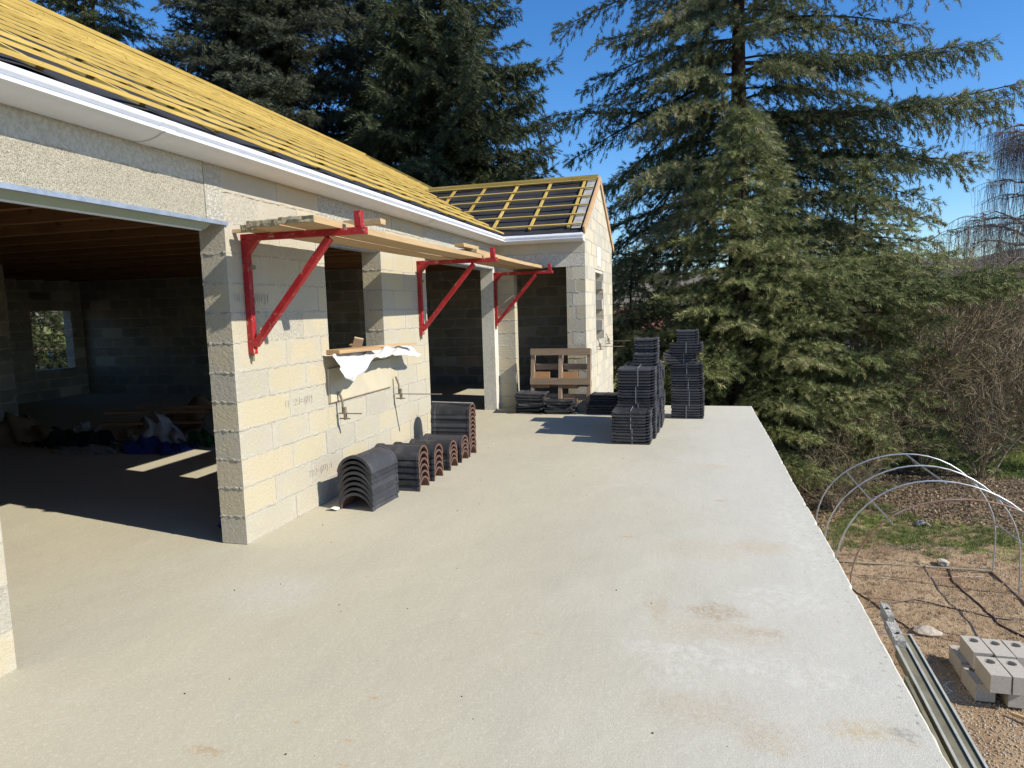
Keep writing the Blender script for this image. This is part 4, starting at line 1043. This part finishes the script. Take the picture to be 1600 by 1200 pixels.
# ------------------------------------------------------------------ scatter helper
def rotframes(D, roll):
    D = D/np.linalg.norm(D, axis=1, keepdims=True)
    A = np.where(np.abs(D[:, 2:3]) < .9, np.array([[0, 0, 1.]]), np.array([[1., 0, 0]]))
    Sx = np.cross(A, D); Sx /= np.linalg.norm(Sx, axis=1, keepdims=True); U = np.cross(D, Sx)
    c, s_ = np.cos(roll)[:, None], np.sin(roll)[:, None]
    return Sx*c+U*s_, U*c-Sx*s_, D
def scatter(name, tv, tf, P, D, sc, mat, rnd=None, parent=None, rs=RS):
    k = len(P); Xa, Ya, Za = rotframes(D, rs.uniform(0, 6.283, k))
    V = P[:, None, :]+sc[:, None, None]*(tv[None, :, 0:1]*Xa[:, None]+tv[None, :, 1:2]*Ya[:, None]+tv[None, :, 2:3]*Za[:, None])
    n = len(tv); Fi = tf[None]+(np.arange(k)*n)[:, None, None]
    r = np.repeat(rnd if rnd is not None else rs.uniform(0, 1, k), n)
    return link(name, np_mesh(name, V.reshape(-1, 3), Fi.reshape(-1, tf.shape[1]), mat, r), parent)
def sprig(nn=9, spread=.42, wd=.10, seed=1):
    rs = np.random.RandomState(seed); V = []; Fc = []
    for i in range(nn):
        t = i/nn; a = 2.4*i+rs.uniform(-.3, .3); o = np.array([0, 0, t*.75]); L = spread*(1.1-.5*t)
        d = np.array([math.cos(a)*L, math.sin(a)*L, .30+.1*t]); s_ = np.array([-math.sin(a), math.cos(a), 0])*wd/2
        b = len(V); V += [o-s_, o+s_, o+d]; Fc.append((b, b+1, b+2))
    return np.array(V), np.array(Fc)

def tube_arrays(lines, n=4):
    """many polylines -> one mesh; lines: list of (pts array k x3, radii k)"""
    b = MB()
    for p, r in lines: b.tube([Vector(q) for q in p], list(r), n, cap=False)
    return b

def conifer(name, label, base, H, profile, mat, seed, nlimb=110, droop=.35, rise=.1, br_droop=.9, spr=.13, dens=1.0, extra=(), zmin=.3, bark='cedar_bark', group=None, lmul=1.0, spread=.44, side=.5, upturn=0.0, trunk_r=.28, view=None, wdt=.115):
    rs = np.random.RandomState(seed)
    t = thing(name, label, 'tree', base, 0, group)
    tr = MB().tube([(rs.uniform(-.05, .05)*(i > 0), rs.uniform(-.05, .05)*(i > 0), H*i/8-.2) for i in range(9)], [trunk_r*(1-i/8.6) for i in range(9)], 10)
    tr.build('trunk', M[bark], t, smooth=True)
    P = []; D = []; lines = []; RR = []
    specs = []
    for i in range(nlimb):
        h = zmin+(H-zmin)*(1-(1-(i+rs.uniform(0, 1))/nlimb)**1.0); f = h/H
        az = i*2.399+rs.uniform(-.5, .5); L = profile(f)*rs.uniform(.72, 1.12)*lmul
        specs.append((h, az, L, rise*rs.uniform(.5, 1.4), droop*rs.uniform(.6, 1.4)))
    for e in extra: specs.append(e)
    for (h, az, L, ri, dr, *slim) in specs:
        if view is not None and math.cos(az-view) < -.55 and rs.uniform() < .6: continue      # thin the side nobody can walk to
        a = np.array([math.cos(az), math.sin(az), 0]); sd = np.array([-math.sin(az), math.cos(az), 0]); m = 9; tone = rs.normal(0, .16)
        T = np.linspace(0, 1, m); bend = rs.uniform(-.12, .12)
        pts = np.array([a*L*q+sd*bend*L*q*q+np.array([0, 0, h+L*(ri*q-dr*q*q+upturn*q**4)]) for q in T])
        lines.append((pts, .035*max(.25, L/4)*(1.05-T)+.004))
        nbr = int(max(8, L/ .085)*dens*(1.5 if slim else 1))
        for k in range(nbr):
            q = .10+.90*(k+rs.uniform(0, 1))/nbr; p = np.array([np.interp(q, T, pts[:, c]) for c in range(3)])
            sgn = 1 if k % 2 else -1; bl = min(1.3, (.22+L*.20)*(1.15-q*.70))*rs.uniform(.5, 1.25)*(slim[0] if slim else 1)
            d0 = a*rs.uniform(.35, .9)+sd*sgn*rs.uniform(.35, 1.0)*side*2+np.array([0, 0, rs.uniform(-.15, .25)])
            if slim: d0 = d0*np.array([.55, .55, 1])+np.array([0, 0, -rs.uniform(-.35, .75)])
            d0 /= np.linalg.norm(d0); ns = max(2, int(bl/(spr*.55)))
            for s_ in range(ns):
                u = (s_+rs.uniform(.2, .8))/ns; pp = p+d0*bl*u+np.array([0, 0, -br_droop*bl*u*u*.6])+rs.normal(0, .02, 3)
                dd = d0+np.array([0, 0, -br_droop*u*1.1])+rs.normal(0, .38, 3)
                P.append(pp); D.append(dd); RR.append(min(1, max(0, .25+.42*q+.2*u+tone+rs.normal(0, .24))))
        P.append(pts[-1]); D.append(pts[-1]-pts[-2]); RR.append(.8)
    tube_arrays(lines, 4).build('limbs', M[bark], t)
    tv, tf = sprig(14, spread, wdt, seed)
    P = np.array(P); D = np.array(D); sc = spr*rs.uniform(.75, 1.45, len(P))
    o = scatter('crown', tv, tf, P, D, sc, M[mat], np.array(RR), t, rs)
    return t, len(P)
NP = 0
GZ = lambda x, y: float(ground_z(np.array(float(x)), np.array(float(y))))
VIEW = -math.pi/2
# big cedar on the right
def az_to(bx, by, tx, ty): return math.atan2(ty-by, tx-bx)
cb_ = (1.15, 20.0, GZ(1.15, 20))
def ex(px_, pz, h, dr=.12, ri=.0, dy=0.0, full=False):     # a limb that ends at world x, z (abs) starting at height h above the base
    L = math.hypot(px_-cb_[0], dy); rr = (pz-cb_[2]-h)/L; return (h, math.atan2(dy, px_-cb_[0]), L, rr+dr, dr)+(() if full or cb_[1] < 18 else (.62,))
extra = [ex(-3.85, 9.5, 13.2, .10), ex(-3.2, 7.75, 11.2, .25), ex(-3.95, 6.8, 9.2, .10, dy=-.6), ex(-3.3, 5.6, 10.4, .12, dy=-.8), ex(-2.9, 4.6, 10.2, .1, dy=.5), ex(-3.0, 3.4, 9.8, .1), ex(-2.9, 2.2, 9.2, .08, dy=-.5),
         ex(-2.7, 1.0, 8.2, .05), ex(-2.7, -.2, 7.2, .05, dy=.6), ex(-2.3, 4.2, 8.2, .1, dy=-1), ex(-2.6, 2.9, 7.4, .1, dy=1), ex(-2.4, 1.7, 8.6, .05, dy=-1), ex(-1.9, .4, 7.6, .05, dy=-1.2), ex(-2.5, 6.6, 10.8, .15, dy=-1.2), ex(-2.0, 8.2, 12.2, .15, dy=-1.0),
         ex(6.1, 8.95, 12.6, .12), ex(5.6, 8.3, 11.6, .2), ex(6.9, 7.7, 10.6, -.10), ex(6.3, 7.2, 10.4, .05, dy=-.7), ex(7.9, 6.65, 9.0, -.10), ex(6.9, 6.0, 9.0, .05, dy=-1.2), ex(7.3, 6.3, 9.3, 0, dy=.8),
         ex(7.1, 5.0, 7.9, .1), ex(6.4, 4.6, 8.2, .15, dy=-.8), ex(5.4, 5.2, 8.6, .2, dy=-.6), ex(6.0, 4.0, 7.6, .2), ex(5.0, 2.6, 6.8, .2, dy=-.7), ex(6.2, 3.0, 6.2, .05, dy=.5), ex(5.6, 1.9, 5.4, .1)]
def prof_cedar(f): return 5.3*(1-f)**.52*(.62+.38*min(1, f*3)) if f < 1 else .2
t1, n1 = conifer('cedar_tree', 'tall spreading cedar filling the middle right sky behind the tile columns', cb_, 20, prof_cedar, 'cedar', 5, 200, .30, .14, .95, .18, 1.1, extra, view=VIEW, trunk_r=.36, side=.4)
# front conifer, lighter
cb_ = (1.0, 16.2, GZ(1.0, 16.2))
extra2 = [ex(6.6, 1.75, 4.6, .02, dy=.3), ex(5.9, 1.35, 4.3, .08, dy=-.5), ex(5.2, 1.9, 4.9, .08, dy=.6), ex(4.9, .8, 3.9, .1), ex(6.2, 1.5, 4.5, .1, dy=1.0), ex(4.3, .2, 3.2, .1, dy=-.4), ex(3.9, -.5, 2.4, .1, dy=-.6), ex(3.6, -1.0, 1.8, .1, dy=-.6),
          ex(7.0, 1.55, 4.4, .02, dy=-.2), ex(5.6, 2.2, 5.0, .1, dy=.8)]
def prof_front(f): return 3.4*(1-f)**.75*(.75+.25*min(1, f*4))+.1
t2, n2 = conifer('conifer', 'lighter green drooping conifer in front of the tall cedar, reaching down to the slab', cb_, 8.4, prof_front, 'cedar_light', 15, 170, .24, .12, .45, .15, 1.15, extra2, upturn=.08, view=VIEW, trunk_r=.2, zmin=.5)
cb_ = (3.7, 18.0, GZ(3.7, 18))
t2b, n2b = conifer('conifer', 'low dense conifer between the pale one and the bare shrubs', cb_, 7.4, lambda f: 2.6*(1-f)**.6+.15, 'cedar_light', 25, 125, .25, .1, .45, .15, 1.0, view=VIEW, trunk_r=.15, zmin=.6)
cb_ = (-1.5, 17.2, GZ(-1.5, 17.2))
t2c, n2c = conifer('conifer', 'dark young conifer squeezed between gable wall and tile columns', cb_, 5.6, lambda f: 1.9*(1-f)**.55+.15, 'cedar', 26, 130, .3, .1, 1.0, .15, 1.0, view=VIEW, trunk_r=.13, zmin=.3)
# dark trees behind the roof
bx = -9.0; cb_ = (bx, 25, GZ(bx, 25))
extra3 = [ex(-4.75, 9.3, 11.2, .05), ex(-4.6, 7.3, 9.4, .12), ex(-5.2, 8.3, 10.4, .05, dy=-.6), ex(-6.0, 11.6, 12.6, .0), ex(-5.1, 6.1, 8.0, .1), ex(-5.0, 5.0, 7.0, .1, dy=.4)]
t3, n3 = conifer('spruce_tree', 'dense dark spruce with stepped right outline behind the low wing roof', cb_, 16.5, lambda f: 5.3*(1-f)**.52+.1, 'spruce', 35, 260, .28, .12, .8, .27, 1.05, extra3, view=VIEW, trunk_r=.32, zmin=3, upturn=.22)
cb_ = (-16.5, 25.5, GZ(-16.5, 25.5))
t4, n4 = conifer('cedar_tree', 'grey green layered cedar rising behind the yellow battens, left of the dark spruce', cb_, 22, lambda f: 6.6*(1-f)**.5+.2, 'spruce_grey', 45, 300, .12, .05, .35, .26, 1.25, view=VIEW, trunk_r=.4, zmin=4, side=.7)
cb_ = (-26.5, 27, GZ(-26.5, 27))
t5, n5 = conifer('spruce_tree', 'olive dark conifer at the far left above the roof ridge', cb_, 20, lambda f: 5.2*(1-f)**.5+.2, 'spruce_olive', 55, 170, .25, .1, .8, .28, 1.0, view=VIEW, trunk_r=.32, zmin=5)
cb_ = (-13.2, 29, GZ(-13.2, 29))
conifer('spruce_tree', 'dark spruce closing the gap between grey cedar and stepped spruce', cb_, 19, lambda f: 4.6*(1-f)**.5+.2, 'spruce', 75, 170, .26, .1, .8, .30, .95, view=VIEW, trunk_r=.3, zmin=5)
# tree behind the rear window
cb_ = (-17.3, 14.6, GZ(-17.3, 14.6))
t6, n6 = conifer('conifer', 'green conifer seen through the rear window of the garage', cb_, 6, lambda f: 2.2*(1-f)**.6+.2, 'spruce_olive', 65, 90, .3, .1, .9, .16, .8, trunk_r=.14, zmin=.4)
print('sprigs', n1, n2, n2b, n2c, n3, n4, n5, n6)

# ------------------------------------------------------------------ bare trees and shrubs
def bare(name, label, base, stems, h, lean, mat, seed, twn=10, lv=2, r0=.03, weep=0.0, cat='shrub', group=None, az0=None, fine=.006, nseg=3, spreadt=.6):
    rs = np.random.RandomState(seed); t = thing(name, label, cat, base, 0, group)
    def grow(p, d, L, r, wp, wob=.16, m=7):
        P = [p]; q = d/np.linalg.norm(d); st_ = L/(m-1)
        for i in range(m-1):
            q = q+rs.normal(0, wob, 3)+np.array([0, 0, -wp*(i/m)]); q /= np.linalg.norm(q); P.append(P[-1]+q*st_)
        return np.array(P), np.linspace(r, max(fine*.6, r*.35), m)
    main = []; tw = []
    for s_ in range(stems):
        az = rs.uniform(0, 6.28) if az0 is None else az0+rs.uniform(-1, 1)
        ln = lean*rs.uniform(.2, 1.2); d = np.array([math.cos(az)*ln, math.sin(az)*ln, 1])
        p0 = np.array([math.cos(az), math.sin(az), 0])*rs.uniform(0, .15)*(stems > 1)
        P, R_ = grow(p0, d, h*rs.uniform(.65, 1.1), r0*rs.uniform(.6, 1.2), weep*.1, .09, 8); main.append((P, R_))
        for k in range(twn):
            q = rs.uniform(.2, 1); i = q*(len(P)-1); a = int(min(i, len(P)-2)); pp = P[a]+(P[a+1]-P[a])*(i-a)
            az2 = rs.uniform(0, 6.28); dd = (P[a+1]-P[a])/np.linalg.norm(P[a+1]-P[a])+np.array([math.cos(az2), math.sin(az2), rs.uniform(-.2, .5)])*spreadt
            P2, R2 = grow(pp, dd, h*.34*rs.uniform(.5, 1.2), r0*.3, weep, .2, 6); tw.append((P2, R2))
            for k2 in range(lv*4):
                b_ = rs.randint(1, 5); az3 = rs.uniform(0, 6.28); d3 = (P2[b_+0]-P2[b_-1]); d3 = d3/np.linalg.norm(d3)+np.array([math.cos(az3), math.sin(az3), rs.uniform(-.3, .4)])*.8
                P3, R3 = grow(P2[b_], d3, h*.16*rs.uniform(.5, 1.3), fine, weep*1.6, .25, 5); tw.append((P3, R3))
    tube_arrays(main, 5).build('stems' if stems > 1 else 'trunk', M['twig_pale'] if mat == 'twig' else M[mat], t)
    tube_arrays(tw, nseg).build('twigs', M[mat], t)
    return t
bare('bare_shrub', 'bare shrub with fanning pale stems behind the hoops', (4.6, 18.6, GZ(4.6, 18.6)), 12, 4.2, .55, 'twig', 3, 12, 2, .045)
bare('bare_shrub', 'tall bare shrub with stems leaning right, middle of the hedge', (5.6, 19.3, GZ(5.6, 19.3)), 13, 4.9, .6, 'twig', 4, 13, 2, .05)
bare('bare_shrub', 'bare reddish shrub near the right edge of the hedge', (7.3, 20.0, GZ(7.3, 20)), 12, 4.9, .7, 'twig', 5, 14, 2, .04)
bare('bare_shrub', 'bare shrub with fine brown twigs at the right edge of the picture', (9.3, 21.5, GZ(9.3, 21.5)), 12, 4.8, .7, 'twig', 6, 14, 2, .035)
bare('bare_shrub', 'low bare undergrowth beside the far slab corner', (2.6, 16.0, GZ(2.6, 16)), 16, 1.9, 1.0, 'twig', 7, 12, 2, .018, fine=.005)
bare('bare_shrub', 'low tangled bare undergrowth left of the fanning shrub', (3.7, 16.8, GZ(3.7, 16.8)), 16, 1.7, 1.1, 'twig', 8, 12, 2, .018, fine=.005)
bare('bare_shrub', 'low bare undergrowth just behind the farthest hoop', (2.7, 14.6, GZ(2.7, 14.6)), 14, 1.2, 1.2, 'twig', 9, 10, 2, .014, fine=.004)
bare('bare_shrub', 'thin bare shrub farther back on the lawn', (11.5, 27.0, GZ(11.5, 27)), 9, 5.2, .5, 'twig', 10, 12, 2, .05)
for i, (x, y, h, lab) in enumerate([(6.4, 22.5, 5.0, 'bare shrub behind the tall right leaning one'), (8.2, 23.5, 5.2, 'bare shrub second from the right in the back row'), (10.2, 24.5, 5.2, 'bare shrub at the right end of the back row'),
        (4.4, 21.5, 4.4, 'bare shrub at the left end of the back row'), (6.3, 17.6, 2.6, 'low bare bush in front of the tall shrubs, on the leaf mound'), (8.4, 18.8, 3.2, 'low bare bush at the right edge of the leaf mound'), (12.5, 23.5, 5.5, 'bare bush reaching in from beyond the right edge')]):
    bare('bare_shrub', lab, (x, y, GZ(x, y)), 13, h, .75, 'twig', 40+i, 15, 2, .03, fine=.006)
bt = bare('birch_tree', 'bare weeping birch with purplish twigs against the sky at the right edge', (13.6, 32.0, GZ(13.6, 32)), 1, 12.5, .05, 'birch_twig', 12, 0, 0, .17, cat='tree')
def weeping(parent, seed):
    rs = np.random.RandomState(seed); L1 = []; L2 = []
    for i in range(26):
        h = rs.uniform(3.0, 10.3); az = rs.uniform(2.0, 4.6) if i % 3 else rs.uniform(0, 6.28); L = rs.uniform(2.6, 6.2)*(1-(h-3)/14)
        a = np.array([math.cos(az), math.sin(az), 0]); T = np.linspace(0, 1, 9)
        P = np.array([a*L*q+np.array([0, 0, h+L*(.75*q-.55*q*q)])+rs.normal(0, .05, 3)*(q > 0) for q in T]); L1.append((P, .05*(1.1-T)+.006))
        for k in range(22):
            q = rs.uniform(.15, 1); p = np.array([np.interp(q, T, P[:, c]) for c in range(3)]); az2 = az+rs.uniform(-1.3, 1.3); l2 = rs.uniform(.6, 1.7)
            b_ = np.array([math.cos(az2), math.sin(az2), 0]); P2 = np.array([p+b_*l2*u*.8+np.array([0, 0, l2*(.35*u-.5*u*u)]) for u in np.linspace(0, 1, 5)]); L1.append((P2, np.linspace(.012, .006, 5)))
            for k2 in range(7):
                u = rs.uniform(.1, 1); pp = np.array([np.interp(u, np.linspace(0, 1, 5), P2[:, c]) for c in range(3)]); l3 = rs.uniform(.5, 1.8)
                dx = rs.uniform(-.22, .22, 2); L2.append((np.array([pp+np.array([dx[0]*v+rs.normal(0, .015), dx[1]*v, -l3*v]) for v in np.linspace(0, 1, 5)]), np.linspace(.005, .0025, 5)))
    tube_arrays(L1, 4).build('limbs', M['birch_twig'], parent); tube_arrays(L2, 3).build('hanging_twigs', M['birch_twig'], parent)
weeping(bt, 4)

# ------------------------------------------------------------------ ground cover (nobody could count it)
def cover(name, n, region, tv, tf, sc, mat, cat, label, up=.6, zoff=0, rs=RS, cond=None):
    x = rs.uniform(region[0], region[1], n); y = rs.uniform(region[2], region[3], n)
    if cond is not None: k = cond(x, y); x, y = x[k], y[k]
    P = np.stack([x, y, ground_z(x, y)+zoff], -1); k = len(P)
    D = np.stack([rs.normal(0, up, k), rs.normal(0, up, k), np.ones(k)], -1)
    o = scatter(name, tv, tf, P, D, sc*rs.uniform(.6, 1.4, k), M[mat], None, None, rs); return tag(o, label, cat, kind='stuff')
def gr_tuft():
    V = []; Fc = []; rs = np.random.RandomState(2)
    for i in range(7):
        a = i*.9; o = np.array([math.cos(a), math.sin(a), 0])*.25; s_ = np.array([-math.sin(a), math.cos(a), 0])*.07; d = np.array([math.cos(a)*.5, math.sin(a)*.5, rs.uniform(.6, 1.1)])
        b = len(V); V += [o-s_, o+s_, o+d]; Fc.append((b, b+1, b+2))
    return np.array(V), np.array(Fc)
gv, gf = gr_tuft()
wob = lambda x, y: .5*np.sin(x*1.3+y*.4)+.35*np.sin(x*3.1+1)
strip = lambda x, y: (np.abs(y+.30*x+wob(x, y)-14.35) < .75+.3*np.sin(x*2.2)) & (RS.uniform(0, 1, len(x)) < .35+.65*(np.sin(x*4.1+y*3.3)*np.sin(y*5.2-x) > -.25))
cover('grass', 11000, (1.6, 7.5, 11, 15.5), gv, gf, .07, 'grass', 'grass', 'short green grass strip between soil and leaf litter', cond=strip)
cover('lawn_grass', 26000, (4, 22, 17, 36), gv, gf, .11, 'grass', 'grass', 'sunny lawn grass beyond the bare shrubs', cond=lambda x, y: y+.45*x > 20.8+wob(x, y))
lv_ = np.array([(-.5, -.3, 0), (.5, -.3, .1), (.6, .3, 0), (-.4, .4, .15)]); lf_ = np.array([(0, 1, 2, 3)])
cover('fallen_leaves', 45000, (1.4, 9.5, 12.5, 20), lv_, lf_, .034, 'litter', 'leaf litter', 'brown fallen leaves over the mound under the shrubs', .9, .012, cond=lambda x, y: (y+.30*x+wob(x, y) > 14.9) & (y+.45*x < 21.5))
ic = np.array([(0, 0, 1), (.9, 0, .2), (0, .8, .25), (-.85, 0, .2), (0, -.9, .15), (0, 0, -.5)]); icf = np.array([(0, 1, 2), (0, 2, 3), (0, 3, 4), (0, 4, 1), (5, 2, 1), (5, 3, 2), (5, 4, 3), (5, 1, 4)])
o = cover('gravel', 5200, (.95, 6.5, 5.2, 12.6), ic*np.array([[1, .8, .6]]), icf, .013, 'stone', 'gravel', 'small stones scattered over the bare soil', .5, .003)
o = cover('gravel', 4200, (1.6, 4.6, 5.4, 8.2), ic*np.array([[1, .8, .55]]), icf, .015, 'stone', 'gravel', 'coarser rubble stones around the loose blocks', .5, .004)
M['clod'] = mat_rough('soil_clod', (.28, .185, .11), (.44, .32, .20), (.36, .25, .155), 20, .5, .01)
cover('soil_clods', 7000, (.95, 6.8, 5.2, 13.2), ic*np.array([[1, .8, .6]]), icf, .022, 'clod', 'soil', 'dry crumbly clods lying over the bare soil', .6, -.004)
cover('dry_weeds', 2600, (1.2, 6.5, 8.5, 13.5), gv, gf, .05, 'litter', 'weeds', 'dry weed stubble on the bare soil', .8)
# dark specks on the slab
k = 70; x = RS.uniform(-3.5, .8, k); y = RS.uniform(1.6, 9.5, k)
o = scatter('crumbs', ic, icf, np.stack([x, y, np.full(k, .001)], -1), np.stack([RS.normal(0, .3, k), RS.normal(0, .3, k), np.ones(k)], -1), RS.uniform(.0015, .006, k), M['cedar_bark']); tag(o, 'tiny dark crumbs and needles scattered on the slab', 'crumbs', kind='stuff')

# ------------------------------------------------------------------ houses and fence far behind
def far_house(x, y, w_, d, h, rh, rot, label):
    z = -2.9; t = thing('neighbour_house', label, 'house', (x, y, z), rot)
    MB().box(-w_/2, w_/2, -d/2, d/2, 0, h).build('wall', M['wall_house'], t)
    e = .5; pr = [(-d/2-e, h), (0, h+rh), (d/2+e, h), (d/2+e, h-.15), (-d/2-e, h-.15)]
    MB().extrude(pr, [[(xx, py, pz) for py, pz in pr] for xx in (-w_/2-e, w_/2+e)]).build('roof', M['roof_red'], t)
    for i in range(4):
        xx = -w_/2+(i+.5)*w_/4
        MB().box(xx-.5, xx+.5, -d/2-.03, -d/2-.002, h-2.0, h-.7).build('window', M['glass_dark'], t)
    return t
far_house(-8, 62, 9, 9, 2.6, 1.8, .15, 'distant cream house with red tiled roof glimpsed left of the cedar')
t = thing('panel_fence', 'grey panel fence across the garden behind the bare shrubs', 'fence', (18, 54, -2.7))
for i in range(8):
    MB().box(-8+i*2.02, -8+i*2.02+1.94, -.03, .03, .1, 1.5).build('panel', M['fence'], t)
    MB().box(-8.06+i*2.02, -8.0+i*2.02, -.05, .05, 0, 1.6).build('post', M['fence'], t)
# woodland line along the horizon
rs = np.random.RandomState(77); k = 26000
ang = rs.uniform(math.radians(-55), math.radians(55), k); rad = rs.uniform(120, 190, k)
hx, hy = np.sin(ang)*rad, np.cos(ang)*rad; top = 5+2.5*np.sin(ang*23)+1.6*np.sin(ang*61)
P = np.stack([hx, hy, -3+top*rs.uniform(0, 1, k)**.7], -1)
tv, tf = sprig(9, .6, .25, 3)
tag(scatter('distant_wood', tv, tf, P, rs.normal(0, 1, (k, 3))+np.array([0, 0, .6]), rs.uniform(.6, 1.6, k), M['litter'], rs.uniform(0, .5, k), None, rs), 'far off bare woodland along the horizon', 'woodland', kind='stuff')
